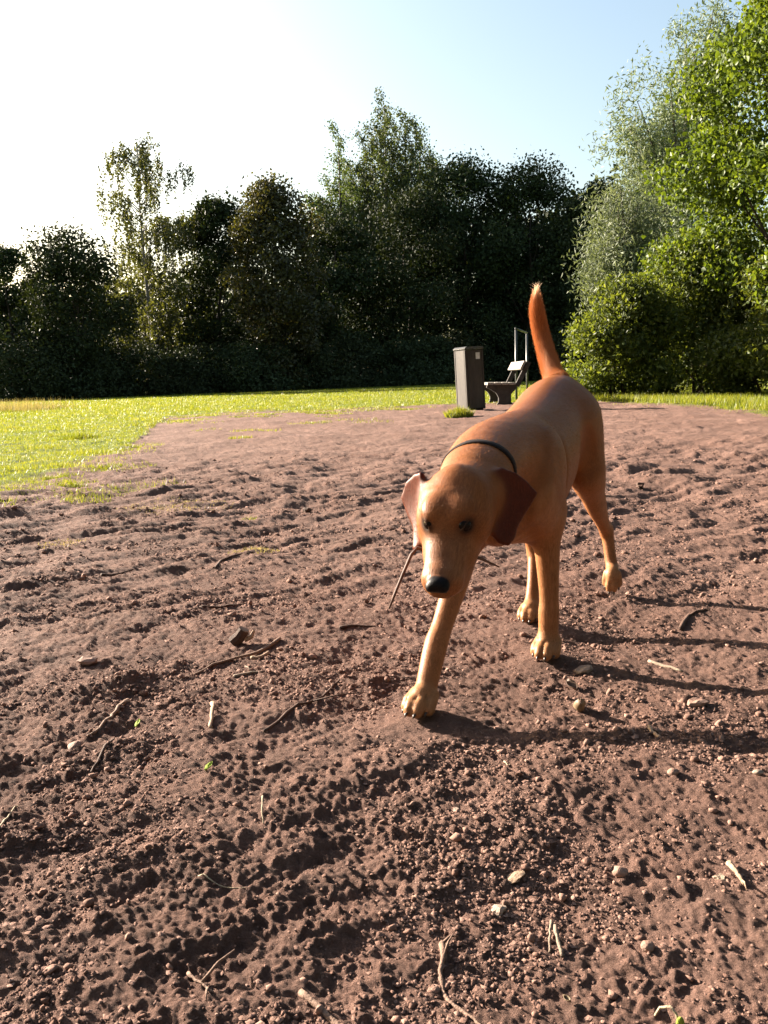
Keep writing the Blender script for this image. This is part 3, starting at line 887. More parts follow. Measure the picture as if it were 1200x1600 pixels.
# metal hoop behind the bench
pA = at(806, 512, 20.0); pB = at(823, 519.5, 22.2)
fr = empty('metal_frame', (pA[0], pA[1], gz(pA[0], pA[1])))
v = np.array([pB[0] - pA[0], pB[1] - pA[1]])
hA = pA[2]
mb = MB(); mb.tube([(0, 0, -.2), (0, 0, hA - .03)], .028, 10); mb.build('post', STEEL, fr, smooth=True)
mb = MB(); mb.tube([(v[0], v[1], -.2), (v[0], v[1], hA - .03)], .028, 10); mb.build('post', STEEL, fr, smooth=True)
mb = MB(); mb.tube([(-.02 * v[0], -.02 * v[1], hA - .005), (v[0] * 1.02, v[1] * 1.02, hA - .005)], .026, 10); mb.build('top_bar', STEEL, fr, smooth=True)
tag(fr, 'thin grey metal frame of two posts and a top bar behind the bench', 'metal frame')

# ================================================================ twigs, chips, stones, sprouts on the soil
def twig_mat(name, a, b): return worn(name, a, b, 40.0, .8, .4, (1, 1, 1), .2)
TW = {'dark': twig_mat('twig_dark', (.050, .028, .020), (.11, .065, .048)), 'brown': twig_mat('twig_brown', (.12, .07, .05), (.23, .15, .11)),
      'pale': twig_mat('twig_pale', (.15, .11, .08), (.28, .215, .16)), 'straw': twig_mat('straw', (.26, .20, .13), (.40, .33, .23)),
      'stone': twig_mat('stone_pale', (.21, .15, .115), (.33, .25, .20)), 'redstone': twig_mat('stone_red', (.20, .115, .085), (.31, .20, .155)),
      'green': twig_mat('sprout_green', (.14, .20, .02), (.30, .36, .05)), 'chip': twig_mat('wood_chip', (.22, .135, .085), (.38, .27, .19))}
orng = np.random.default_rng(77)
def twig(label, pts, width_px, mat, lift=.25, taper=.55, name='twig', cat='twig', side=None, group='twigs lying on the soil', wob=.0):
    P = []
    for i, p in enumerate(pts):
        g = on_ground(*p[:2]); dist = math.hypot(g[0], g[1])
        rad = width_px * .5 * dist / FPX
        z = gz(*g) + rad * lift + (p[2] if len(p) > 2 else 0.0)
        P.append((np.array([g[0], g[1], z]), rad))
    # let it bridge the hollows: never below, smooth above
    xs = np.array([q[0] for q in P]); n = len(xs)
    if n >= 3:
        zs = xs[:, 2]; line = np.interp(np.arange(n), [0, n - 1], [zs[0], zs[-1]])
        xs[:, 2] = np.maximum(zs, line - .004)
    t_ = np.linspace(0, n - 1, max(10, (n - 1) * 4))
    pp = np.stack([np.interp(t_, np.arange(n), xs[:, k]) for k in range(3)], -1)
    for _ in range(2): pp[1:-1] = (pp[:-2] + 2 * pp[1:-1] + pp[2:]) / 4
    rr = np.interp(t_, np.arange(n), [q[1] for q in P])
    pp += orng.normal(0, 1, pp.shape) * rr[:, None] * .22
    rr = rr * np.linspace(1.1, taper, len(rr)) * orng.uniform(.85, 1.15, len(rr))
    zg = height(pp[:, 0], pp[:, 1]) + rr * (lift + .25)
    pp[:, 2] = np.maximum(pp[:, 2], zg)
    for _ in range(2): pp[1:-1, 2] = np.maximum(zg[1:-1], (pp[:-2, 2] + 2 * pp[1:-1, 2] + pp[2:, 2]) / 4)
    base = pp[0].copy()
    mb = MB(); mb.tube(pp - base, list(rr), 7)
    o = mb.build(name, mat, smooth=True); o.location = tuple(base)
    if side:
        for (k, dx, dy, dz, w) in side:
            q = pp[int(k * (len(pp) - 1))] - base
            sb = MB(); e = q + np.array([dx, dy, dz]); sb.tube([q, q * .5 + e * .5 + np.array([0, 0, .004]), e], [w, w * .8, w * .4], 6)
            sb.build('side_shoot', mat, o, smooth=True)
    return tag(o, label, cat, group)
twig('thick curved root like twig near the bottom, right of the middle', [(690, 1452), (694, 1478), (687, 1500), (690, 1522), (706, 1545), (730, 1562), (748, 1578), (764, 1592)], 9.5, TW['brown'], side=[(.18, .012, .02, .012, .0016), (.02, .018, .006, .004, .0018)])
twig('straight thick pale brown twig running out of the bottom edge', [(470, 1537), (500, 1563), (540, 1600), (560, 1620)], 10.5, TW['brown'], taper=.9)
twig('forked little twig at the lower left', [(292, 1508), (312, 1524), (332, 1540)], 6, TW['brown'], side=[(.6, .03, .03, .014, .002), (.8, .004, -.025, .006, .0016)])
twig('short pale twig, left one of the pale pair at the lower right', [(861, 1422, .012), (860, 1440, .008), (858, 1458)], 5, TW['pale'], taper=.9)
twig('longer pale twig, right one of the pale pair at the lower right', [(867, 1428, .010), (873, 1448, .006), (879, 1466)], 7, TW['pale'], taper=1.0)
twig('stubby brown twig near the right edge beside a pale chip', [(1139, 1344, .006), (1152, 1358, .004), (1166, 1374)], 9, TW['chip'], taper=.5, side=[(.8, -.004, -.022, .002, .0016)])
twig('slender pale twig on the soil under the shadows right of the dog', [(1014, 1019), (1040, 1027), (1066, 1036)], 5.5, TW['pale'], taper=.8)
twig('dark forked twig near the right edge between two leg shadows', [(1063, 972), (1075, 955), (1092, 948), (1106, 946)], 6, TW['dark'], side=[(.45, .05, .03, .008, .002)])
twig('short pale brown twig in front of the long foreleg shadow', [(1014, 1133), (1022, 1142), (1032, 1151)], 6, TW['chip'], taper=.9)
twig('bent dark twig at the left, thickest at its lower end', [(198, 1085), (182, 1108), (166, 1128), (150, 1143), (136, 1150)], 6.5, TW['brown'], side=[(.25, .02, .01, .006, .0018)])
twig('dark twig pointing down left below the bent twig', [(178, 1155), (160, 1178), (136, 1210)], 6, TW['dark'])
twig('short upright stub of pale wood left of the middle', [(333, 1100, .014), (331, 1118, .006), (329, 1138)], 7, TW['chip'], taper=.8)
twig('long thin twig below the wood chunk left of the dog', [(438, 1003), (405, 1020), (360, 1028), (318, 1042), (282, 1056)], 5.5, TW['brown'])
twig('pale short twig right beside the wood chunk', [(392, 1026), (406, 1026), (420, 1021)], 6, TW['chip'], taper=.8)
twig('thin pale twig under the wood chunk', [(365, 1056), (392, 1050), (412, 1049)], 5, TW['pale'], side=[(.6, -.02, .03, .004, .0016)])
twig('long dark root like twig in the middle left of the front paw', [(412, 1140), (440, 1120), (470, 1100), (500, 1089), (520, 1070), (530, 1060)], 5.5, TW['dark'], side=[(.55, .10, .02, .006, .0018)])
twig('dark straight twig lying flat above the wood chunk', [(312, 954), (345, 950), (384, 941)], 5, TW['dark'])
twig('thin dark twig beside the raised foreleg of the dog', [(530, 980), (560, 976), (592, 975)], 5, TW['dark'])
twig('curved dark twig on the far soil left of the head of the dog', [(336, 882), (345, 868), (372, 862), (395, 858)], 4, TW['dark'])
twig('thin dark twig on the far soil near the left edge', [(158, 896), (180, 892), (208, 884)], 4, TW['dark'])
twig('white straw at the left edge', [(-4, 1308), (10, 1286), (27, 1262)], 4, TW['straw'], name='straw', cat='straw', group='straws on the soil')
twig('upright pale straw in the lower left middle', [(411, 1258, .016), (410, 1272, .008), (411, 1284)], 3.2, TW['straw'], name='straw', cat='straw', group='straws on the soil')
twig('long curved thin straw in the lower left', [(310, 1368), (340, 1378), (368, 1382), (386, 1380)], 2.2, TW['straw'], name='straw', cat='straw', group='straws on the soil')
twig('tiny white straw in front of the foreleg shadow', [(787, 1176), (792, 1183), (797, 1187)], 2.5, TW['straw'], name='straw', cat='straw', group='straws on the soil')

def stone(label, px, py, w_px, mat, seed, flat=.6, name='stone', cat='stone', group='stones on the soil', elong=1.0, sink=.3, rz=0.0, angular=.2):
    r = np.random.default_rng(seed)
    g = on_ground(px, py); s = w_px * .5 * math.hypot(*g) / FPX
    v = ICO_V.copy(); f = [tuple(q) for q in ICO_F]
    # one subdivision
    vv = [tuple(p) for p in v]; mid = {}; ff = []
    def md(a, b):
        k = (min(a, b), max(a, b))
        if k not in mid:
            p = (np.array(vv[a]) + np.array(vv[b])) / 2; vv.append(tuple(p / np.linalg.norm(p))); mid[k] = len(vv) - 1
        return mid[k]
    for a, b, c in f:
        x, y, z = md(a, b), md(b, c), md(c, a); ff += [(a, x, z), (b, y, x), (c, z, y), (x, y, z)]
    v = np.array(vv) * (1 + angular * r.standard_normal((len(vv), 1)).clip(-1.4, 1.4))
    v = v * np.array([elong, 1, flat]) * s
    o = link_mesh(name, py_mesh(name, v, ff, angular < .17), mat)
    o.location = (g[0], g[1], gz(*g) + s * flat * (1 - sink * 1.2)); o.rotation_euler = (r.normal(0, .15), r.normal(0, .15), rz)
    return tag(o, label, cat, group)
stone('flat pale stone beside the standing forepaw', 912, 1041, 26, TW['stone'], 1, .4, elong=1.2)
stone('pale angular chip of wood in the lower middle', 778, 1402, 26, TW['stone'], 2, .55, name='wood_chip', cat='wood chip', group='wood chips on the soil', rz=.5)
stone('small curled brown chip above the pale angular chip', 806, 1352, 24, TW['chip'], 3, .35, name='wood_chip', cat='wood chip', group='wood chips on the soil', elong=1.3, rz=.5)
stone('pale yellowish chip near the right edge beside the stubby twig', 1126, 1357, 20, TW['pale'], 4, .5, name='wood_chip', cat='wood chip', group='wood chips on the soil')
stone('rounded brown stone casting a long shadow at the lower right', 969, 1346, 25, TW['redstone'], 5, .7, angular=.15)
stone('small grey brown stone in front of the second leg shadow', 1088, 1095, 24, TW['redstone'], 6, .5, elong=1.4)
stone('small dark stone alone on the soil left of the head of the dog', 480, 793, 15, TW['dark'], 7, .7)
stone('reddish pebble at the bottom right of the middle', 676, 1378, 11, TW['redstone'], 8, .8, angular=.15, group='pebbles on the soil', cat='pebble', name='pebble')
stone('smooth brown clod right of the two pale twigs', 1012, 1462, 22, TW['redstone'], 9, .7, angular=.15)
stone('flat stone at the far left, half buried', 137, 1030, 26, TW['redstone'], 10, .45, elong=1.2)
stone('low rounded stone under the dark twig at the left', 116, 1163, 24, TW['redstone'], 11, .6, angular=.15)
stone('little white pebble at the bottom left of the middle', 501, 1431, 8, TW['pale'], 12, .8, angular=.15, group='pebbles on the soil', cat='pebble', name='pebble')
stone('pale pebble near the right edge under the long shadow', 1185, 1211, 13, TW['stone'], 13, .6, angular=.15, group='pebbles on the soil', cat='pebble', name='pebble', elong=1.3)
stone('brown pebble left of the pale pebble under the long shadow', 1052, 1204, 15, TW['redstone'], 14, .7, angular=.15, group='pebbles on the soil', cat='pebble', name='pebble', elong=1.2)
stone('dark clod standing on the far soil right of the hind leg', 1000, 757, 13, TW['dark'], 15, .8)
stone('pale chip lying between paw and dark dead leaf', 713, 1258, 12, TW['stone'], 16, .4, name='wood_chip', cat='wood chip', group='wood chips on the soil')

# wood chunk with a pale cut face
g = on_ground(375, 1006); s = math.hypot(*g) / FPX
ch = empty('wood_chunk', (g[0], g[1], gz(*g) + .006), .5)
mb = MB(); mb.tube([(-.012, .008, 0), (0, 0, .014), (.010, -.006, .030)], [.016, .014, .013], 9); mb.build('bark_side', TW['dark'], ch)
mb = MB(); mb.tube([(.0102, -.0062, .0302), (.0108, -.0066, .0316)], [.0125, .0115], 9); mb.build('cut_face', TW['pale'], ch)
mb = MB(); mb.tube([(.010, -.004, .006), (.026, -.010, .012), (.034, -.006, .024)], [.007, .006, .003], 7); mb.build('splinter', TW['chip'], ch)
tag(ch, 'small upright wood chunk with pale cut face left of the dog', 'wood chunk')

# dead curled leaf
def leaf_obj(label, px, py, w_px, mat, seed, name, cat, group, up=.4, curl=.5, h=.004):
    r = np.random.default_rng(seed)
    g = on_ground(px, py); s = w_px * math.hypot(*g) / FPX
    v = []; f = []
    for i in range(7):
        u = i / 6
        w = math.sin(math.pi * min(1, u * .93 + .04)) ** .8 * .32
        for j in range(5):
            q = (j - 2) / 2
            v.append(((u - .5) * s, q * w * s, s * (curl * .35 * q * q + up * .3 * (u - .5) ** 2 + .02 * r.normal())))
    for i in range(6):
        for j in range(4):
            a = i * 5 + j; f.append((a, a + 1, a + 6, a + 5))
    o = link_mesh(name, py_mesh(name, v, f, True), mat)
    md = o.modifiers.new('thickness', 'SOLIDIFY'); md.thickness = .0006
    o.location = (g[0], g[1], gz(*g) + h); o.rotation_euler = (r.normal(0, .3), r.normal(0, .3), r.uniform(0, 6.28))
    return tag(o, label, cat, group)
DEADL = leaf_material('dead_leaf', (.10, .06, .035), (.17, .11, .065), (.26, .18, .11), .6, .2, (1.1, .9, .6))
leaf_obj('dark curled dead leaf in front of the standing forepaw', 908, 1106, 34, DEADL, 3, 'dead_leaf', 'leaf', 'dead leaves', .9, .9, .008)
leaf_obj('small dead leaf beside the pale stone at the paw', 893, 1062, 26, DEADL, 5, 'dead_leaf', 'leaf', 'dead leaves', .5, .6)
leaf_obj('curled brown dead leaf at the lower right of the root like twig', 886, 1540, 16, DEADL, 6, 'dead_leaf', 'leaf', 'dead leaves', .9, .9)
leaf_obj('bright yellow green leaf lying in the left foreground', 328, 1209, 20, TW['green'], 4, 'fresh_leaf', 'leaf', 'fresh leaves', .8, .5, .010)
leaf_obj('small green seedling leaf left, beside the bent twig', 216, 1127, 16, TW['green'], 8, 'fresh_leaf', 'leaf', 'fresh leaves', .5, .4, .008)
# sprouting seed
g = on_ground(1050, 1572)
sp = empty('sprout', (g[0], g[1], gz(*g)))
mb = MB(); mb.tube([(-.012, .012, 0), (-.008, .010, .010), (.0, .004, .016), (.004, -.002, .012), (.005, -.004, .004)], [.0012, .0014, .0014, .0014, .001], 6); mb.build('stem', TW['straw'], sp, smooth=True)
v_, f_ = ball((.006, -.006, .006), (.004, .003, .007))
link_mesh('seed', py_mesh('seed', v_, f_, True), TW['green'], sp)
tag(sp, 'curled pale sprout with a green yellow seed at the lower right', 'sprout')
# ================================================================ dog
HEADING = math.radians(24.85)
DOG_O = np.array([0.286, 1.757, 0.0])
DF = np.array([-math.sin(HEADING), -math.cos(HEADING), 0.0]); DL = np.array([math.cos(HEADING), -math.sin(HEADING), 0.0]); DZ = np.array([0, 0, 1.0])
def w2d(p):
    q = np.asarray(p, dtype=float) - DOG_O
    return np.array([q @ DF, q @ DL, q[2]])
def dogpx(px, py, depth):
    return w2d(at(px, py, depth))

VOX = 0.0034
GLO = np.array([-0.78, -0.20, -0.03]); GHI = np.array([0.66, 0.24, 0.92])
GN = np.ceil((GHI - GLO) / VOX).astype(int) + 1
FIELD = np.full(GN, 0.5, dtype=np.float32)
OWNER = np.zeros(GN, dtype=np.int8)
PRIMS = []          # (name, flow direction)
gx = [GLO[i] + VOX * np.arange(GN[i]) for i in range(3)]
def _sub(lo, hi):
    i0 = np.maximum(np.floor((lo - GLO) / VOX).astype(int), 0)
    i1 = np.minimum(np.ceil((hi - GLO) / VOX).astype(int) + 1, GN)
    sl = tuple(slice(a, b) for a, b in zip(i0, i1))
    P = np.stack(np.meshgrid(*[gx[k][sl[k]] for k in range(3)], indexing='ij'), -1).astype(np.float32)
    return sl, P
def _blend(sl, d, k, oid, sub=False):
    a = FIELD[sl]
    if sub:
        d2 = -d
        h = np.clip(0.5 - 0.5 * (a - d2) / max(k, 1e-6), 0, 1)
        FIELD[sl] = a * (1 - h) + d2 * h + k * h * (1 - h)
        return
    OWNER[sl] = np.where(d < a, oid, OWNER[sl])
    h = np.clip(0.5 + 0.5 * (d - a) / max(k, 1e-6), 0, 1)
    FIELD[sl] = d * (1 - h) + a * h - k * h * (1 - h)
def region(name, flow):
    PRIMS.append((name, np.asarray(flow, dtype=float)))
    return len(PRIMS)
def nrm(v):
    v = np.asarray(v, dtype=float); return v / np.linalg.norm(v)
def ell(oid, c, r, axes=None, k=0.012, sub=False):
    c = np.asarray(c, dtype=float); r = np.asarray(r, dtype=float)
    A = np.eye(3) if axes is None else np.asarray(axes)
    m = r.max() + 1.4 * k + 5 * VOX
    sl, P = _sub(c - m, c + m)
    q = (P - c.astype(np.float32)) @ A.T.astype(np.float32)
    k0 = np.linalg.norm(q / r.astype(np.float32), axis=-1); k1 = np.linalg.norm(q / (r * r).astype(np.float32), axis=-1) + 1e-9
    d = k0 * (k0 - 1) / k1
    _blend(sl, d, k, oid, sub)
def _segd(P, a, b, ra, rb, side):
    ax = b - a; ln = np.linalg.norm(ax); ax = ax / ln
    s = np.asarray(side, float); s = nrm(s - ax * (s @ ax)); u = np.cross(s, ax)
    if abs(u[2]) > 0.2: u = u if u[2] > 0 else -u
    else: u = u if u[0] > 0 else -u     # upright limbs: 'up' means forward
    q = P - a.astype(np.float32)
    t = np.clip(q @ ax.astype(np.float32) / ln, 0, 1)
    rem = q - t[..., None] * (ax * ln).astype(np.float32)
    x = rem @ s.astype(np.float32); y = rem @ u.astype(np.float32); z = rem @ ax.astype(np.float32)
    w = ra[0] + (rb[0] - ra[0]) * t; hu = ra[1] + (rb[1] - ra[1]) * t; hd = ra[2] + (rb[2] - ra[2]) * t
    h = np.where(y > 0, hu, hd)
    cz = np.minimum(w, h)
    k0 = np.sqrt((x / w) ** 2 + (y / h) ** 2 + (z / cz) ** 2)
    k1 = np.sqrt((x / w ** 2) ** 2 + (y / h ** 2) ** 2 + (z / cz ** 2) ** 2) + 1e-9
    return np.where(k0 < 1e-3, -cz, k0 * (k0 - 1) / k1)
def _r3(r):
    r = np.asarray(r if hasattr(r, '__len__') else (r, r, r), float)
    return np.array([r[0], r[1], r[1]]) if len(r) == 2 else r
def chain(oid, pts, rad, side=(0, 1, 0), k=0.012, kin=0.004, sub=False, dense=1):
    """tapered limb through pts; rad = (half width along side, half depth up, half depth down) at each point"""
    pts = [np.asarray(p, float) for p in pts]; rad = [_r3(r) for r in rad]
    if len(pts) > 2:      # round the bends: sample a smooth curve through the points
        P0 = np.array(pts); R0 = np.array(rad); n = len(pts); sub_n = 3
        tt = np.linspace(0, n - 1, (n - 1) * sub_n + 1)
        def cr(A):
            out = []
            for t_ in tt:
                i = min(int(t_), n - 2); f_ = t_ - i
                p0, p1, p2, p3 = A[max(i - 1, 0)], A[i], A[i + 1], A[min(i + 2, n - 1)]
                out.append(0.5 * (2 * p1 + (p2 - p0) * f_ + (2 * p0 - 5 * p1 + 4 * p2 - p3) * f_ ** 2 + (3 * p1 - p0 - 3 * p2 + p3) * f_ ** 3))
            return np.array(out)
        pts = list(cr(P0)); rad = list(np.maximum(cr(R0), 0.002))
    m = max(r.max() for r in rad) + 1.4 * k + 5 * VOX
    sl, P = _sub(np.min(pts, 0) - m, np.max(pts, 0) + m)
    d = np.full(P.shape[:3], 0.3, np.float32)
    o0 = np.array([q.start for q in sl])
    for i in range(len(pts) - 1):
        mm = max(rad[i].max(), rad[i + 1].max()) + 1.4 * k + 5 * VOX
        lo = np.minimum(pts[i], pts[i + 1]) - mm; hi = np.maximum(pts[i], pts[i + 1]) + mm
        j0 = np.maximum(np.floor((lo - GLO) / VOX).astype(int) - o0, 0); j1 = np.maximum(np.ceil((hi - GLO) / VOX).astype(int) + 1 - o0, 0)
        ss = tuple(slice(a_, b_) for a_, b_ in zip(j0, j1))
        d[ss] = np.minimum(d[ss], _segd(P[ss], pts[i], pts[i + 1], rad[i], rad[i + 1], side))
    _blend(sl, d, k, oid, sub)
def seg(oid, a, b, ra, rb, side=(0, 1, 0), k=0.012, sub=False):
    chain(oid, [a, b], [ra, rb], side, k, sub=sub)

def flap(oid, pts3, th, k=0.006, bow=0.0):
    """a thin ear: outline of 3D points lying near one plane, given thickness and a bow"""
    pts3 = np.asarray(pts3); c = pts3.mean(0)
    _, _, Vt = np.linalg.svd(pts3 - c)
    e1, e2, n = Vt
    poly = np.stack([(pts3 - c) @ e1, (pts3 - c) @ e2], -1)
    off = (pts3 - c) @ n
    # quadratic fit of the out of plane offset
    A = np.stack([np.ones(len(poly)), poly[:, 0], poly[:, 1]], -1)
    m = 0.06
    sl, P = _sub(pts3.min(0) - 0.03, pts3.max(0) + 0.03)
    q = P - c.astype(np.float32)
    x = q @ e1.astype(np.float32); y = q @ e2.astype(np.float32); h = q @ n.astype(np.float32)
    rad = np.abs(poly).max()
    h = h - bow * (1 - (x * x + y * y) / rad ** 2)
    d = np.full(x.shape, 1e9, np.float32); sgn = np.ones(x.shape, np.float32)
    N = len(poly)
    for i in range(N):
        a = poly[i]; b = poly[(i - 1) % N]
        ex, ey = b - a
        wx = x - a[0]; wy = y - a[1]
        t = np.clip((wx * ex + wy * ey) / (ex * ex + ey * ey), 0, 1)
        bx = wx - ex * t; by = wy - ey * t
        d = np.minimum(d, bx * bx + by * by)
        c1 = y >= a[1]; c2 = y < b[1]; c3 = ex * wy > ey * wx
        flip = (c1 & c2 & c3) | (~c1 & ~c2 & ~c3)
        sgn = np.where(flip, -sgn, sgn)
    d2 = sgn * np.sqrt(d) + th
    dd = np.sqrt(np.maximum(d2, 0) ** 2 + h ** 2) - th
    _blend(sl, dd, k, oid)

# ---- trunk
R_BODY = region('body', (-0.85, 0, -0.5))
T = [(0.150, .000, .365, .055, .070, .080), (0.085, .000, .375, .080, .106, .122), (-0.02, -.002, .390, .093, .116, .152), (-0.15, -.010, .405, .100, .126, .150),
     (-0.28, -.018, .430, .102, .124, .128), (-0.38, -.020, .462, .100, .116, .108), (-0.455, -.018, .477, .100, .115, .108), (-0.515, -.014, .472, .082, .100, .098)]
chain(R_BODY, [t_[:3] for t_ in T], [t_[3:] for t_ in T], k=0.05)
ell(R_BODY, (-0.05, 0, .478), (.10, .034, .034), k=0.04)          # withers
ell(R_BODY, (.155, 0, .325), (.05, .040, .06), k=0.04)            # breastbone
for s in (-1, 1):
    ell(R_BODY, (.020, .064 * s, .395), (.065, .032, .085), None, k=0.045)   # shoulder blades
# ---- neck, reaching forward and down
R_NECK = region('neck', (-0.9, 0, -0.3))
NECK = [(.00, -.004, .430), (.13, -.008, .440), (.24, .000, .430), (.315, .008, .414), (.36, .014, .392)]
chain(R_NECK, NECK, [(.084, .078, .110), (.080, .072, .090), (.072, .060, .070), (.063, .056, .058), (.054, .048, .050)], k=0.04)

# ---- legs
R_FL = region('foreleg', (0.05, 0, -1)); R_HL = region('hindleg', (-0.1, 0, -1)); R_PAW = region('paw', (0.7, 0, -0.5)); R_TH = region('thigh', (-0.35, 0, -0.95))
def paw(c, fwd, sc=1.0, pitch=0.0, wide=1.0):
    """paw with four toes; c = where the middle of the paw rests"""
    f = nrm(fwd); l = nrm(np.cross((0, 0, 1), f))
    f = f * math.cos(pitch) + np.array([0, 0, 1]) * math.sin(pitch); u = nrm(np.cross(f, l))
    A = np.stack([f, l, u]); c = np.asarray(c, float)
    P = lambda a, b, d: c + (f * a + l * b * wide + u * d) * sc
    ell(R_PAW, P(-.012, 0, .027), np.array((.032, .0235, .024)) * sc, A, k=0.014)
    for b, a, r in ((-.0215, .006, .0108), (-.0078, .024, .0118), (.0078, .024, .0118), (.0215, .006, .0108)):
        seg(R_PAW, P(a - .022, b * .85, .031), P(a + .000, b, .021), r * 0.95 * sc, r * 1.0 * sc, l, k=0.0022)
        ell(R_PAW, P(a + .006, b, .0135), np.array((.0135, r * .97, .0125)) * sc, A, k=0.0025)
    ell(R_PAW, P(-.010, 0, .010), np.array((.022, .018, .010)) * sc, A, k=0.008)
    for b in (-.0150, 0, .0150):
        seg(R_PAW, P(.004 if b else .012, b * .95, .036), P(.030 if b else .042, b * 1.02, .012), .0010, .0016, l, k=0.004, sub=True)
    return [(P(a + .0185, b, .0115), f, u) for b, a in ((-.0215, .006), (-.0078, .024), (.0078, .024), (.0215, .006))]
CLAWS = []
# left foreleg: upright, carrying
chain(R_FL, [(.095, .060, .360), (.000, .062, .300)], [(.034, .058, .052), (.031, .042, .048)], k=0.04)
chain(R_FL, [(-.008, .062, .310), (.000, .065, .225), (.006, .070, .130), (.008, .070, .095), (.014, .070, .045)],
      [(.033, .036, .045), (.0265, .027, .031), (.0205, .019, .0215), (.0225, .0205, .0215), (.0205, .0195, .0195)], k=0.03)
CLAWS += paw((.024, .069, .0), (1, -.02, 0), 1.02)
ell(R_FL, (-.014, .074, .088), (.010, .009, .010), k=0.008)
# right foreleg: swung forward
chain(R_FL, [(.125, -.066, .360), (.120, -.070, .285)], [(.034, .058, .052), (.032, .042, .048)], k=0.04)
chain(R_FL, [(.110, -.070, .300), (.190, -.068, .215), (.275, -.070, .136), (.316, -.071, .102), (.362, -.070, .052)],
      [(.032, .036, .042), (.0265, .028, .031), (.0205, .020, .0215), (.0225, .0215, .0215), (.0205, .0195, .0195)], k=0.03)
CLAWS += paw((.398, -.071, .000), (1, -.05, 0), 1.02, pitch=0.06)
# left hind leg: trailing, just lifted
chain(R_TH, [(-.430, .040, .480), (-.445, .060, .395), (-.435, .066, .325)], [(.052, .080, .090), (.044, .080, .080), (.034, .052, .056)], k=0.045)
chain(R_HL, [(-.430, .066, .340), (-.505, .072, .262), (-.570, .078, .200), (-.612, .083, .158)], [(.035, .050, .052), (.028, .038, .044), (.019, .022, .027), (.0165, .019, .021)], k=0.035)
chain(R_HL, [(-.620, .084, .162), (-.602, .095, .105), (-.586, .105, .062)], [(.0175, .018, .021), (.0160, .0165, .017), (.017, .017, .017)], k=0.012)
ell(R_HL, (-.632, .084, .166), (.013, .0095, .015), k=0.014)
CLAWS += paw((-.574, .110, .026), (1, .02, 0), 0.86, pitch=-1.0)
# right hind leg: under the belly
chain(R_TH, [(-.425, -.048, .475), (-.360, -.072, .395), (-.300, -.076, .335)], [(.052, .080, .088), (.044, .078, .078), (.034, .050, .054)], k=0.045)
chain(R_HL, [(-.295, -.076, .350), (-.320, -.066, .250), (-.330, -.056, .185), (-.334, -.050, .150)], [(.034, .048, .050), (.027, .034, .040), (.019, .022, .026), (.0165, .020, .021)], k=0.035)
chain(R_HL, [(-.336, -.049, .152), (-.288, -.040, .085), (-.258, -.036, .045)], [(.017, .018, .020), (.0155, .017, .017), (.017, .017, .017)], k=0.012)
ell(R_HL, (-.350, -.050, .160), (.013, .010, .014), k=0.014)
CLAWS += paw((-.226, -.033, .0), (1, .05, 0), 0.95)
# hollows behind the shoulder and in the flank, points of the elbows
for s in (-1, 1):
    seg(R_BODY, (-.062, .100 * s, .455), (-.052, .104 * s, .300), .013, .012, k=0.030, sub=True)
    ell(R_BODY, (-.325, .094 * s, .395), (.050, .016, .055), k=0.035, sub=True)
ell(R_FL, (-.036, .064, .282), (.016, .015, .018), k=0.016)
# ---- tail
R_TAIL = region('tail', (0.1, 0, 1))
TAIL = [dogpx(876, 612, 2.20), dogpx(864, 585, 2.26), dogpx(853, 550, 2.30), dogpx(844, 515, 2.31), dogpx(839, 485, 2.29), dogpx(838, 466, 2.275), dogpx(839, 452, 2.265)]
chain(R_TAIL, TAIL, [(.034, .034), (.0240, .0240), (.0205, .0205), (.0190, .0190), (.0160, .0160), (.010, .010), (.003, .003)], k=0.03)

# ---- head
HY = math.radians(4.5); HP = math.radians(50.0); HS = 1.05; HTILT = math.radians(2)
hf = np.array([math.cos(HY), math.sin(HY), 0]); hl = np.array([-math.sin(HY), math.cos(HY), 0])
hm = hf * math.cos(HP) - np.array([0, 0, 1]) * math.sin(HP)
hu_ = nrm(np.cross(hm, hl)); 
hu_ = hu_ if hu_[2] > 0 else -hu_
HE = dogpx(701, 806, 1.335)
HA = np.stack([hm, hl, hu_])
H = lambda a, b, c: HE + (hm * a + hl * b + hu_ * c) * HS
def hell(oid, c, r, k=0.01, sub=False, mir=True):
    for s in ((-1, 1) if (mir and abs(c[1]) > 1e-6) else (1,)):
        ell(oid, H(c[0], c[1] * s, c[2]), np.asarray(r) * HS, HA, k, sub)
R_HEAD = region('head', -hm * 0.8 - hu_ * 0.1)
R_MUZ = region('muzzle', -hm); R_NOSE = region('nose', -hm); R_EAR = region('ear', (0, 0, -1))
hell(R_HEAD, (-.034, 0, -.023), (.054, .054, .037), k=0.03)       # skull
hell(R_HEAD, (-.008, 0, -.006), (.038, .042, .025), k=0.02)        # forehead
hell(R_HEAD, (-.016, .036, -.036), (.046, .025, .036), k=0.02)    # cheeks
hell(R_HEAD, (-.072, 0, -.004), (.018, .014, .010), k=0.018)        # back of the skull
seg(R_HEAD, NECK[-1], H(-.060, 0, -.030), (.054, .048, .050), (.046 * HS, .042, .046), k=0.03)
seg(R_MUZ, H(.000, 0, -.020), H(.098, 0, -.026), (.041 * HS, .025 * HS, .036 * HS), (.0300 * HS, .0190 * HS, .028 * HS), hl, k=0.018)
hell(R_MUZ, (.097, 0, -.026), (.023, .0310, .0245), k=0.012)
hell(R_MUZ, (.064, .0230, -.045), (.042, .0140, .019), k=0.010)    # lips
hell(R_MUZ, (.030, .030, -.042), (.036, .015, .022), k=0.012)
seg(R_MUZ, H(-.010, 0, -.060), H(.082, 0, -.068), (.030 * HS, .02, .018), (.019 * HS, .012, .011), hl, k=0.005)
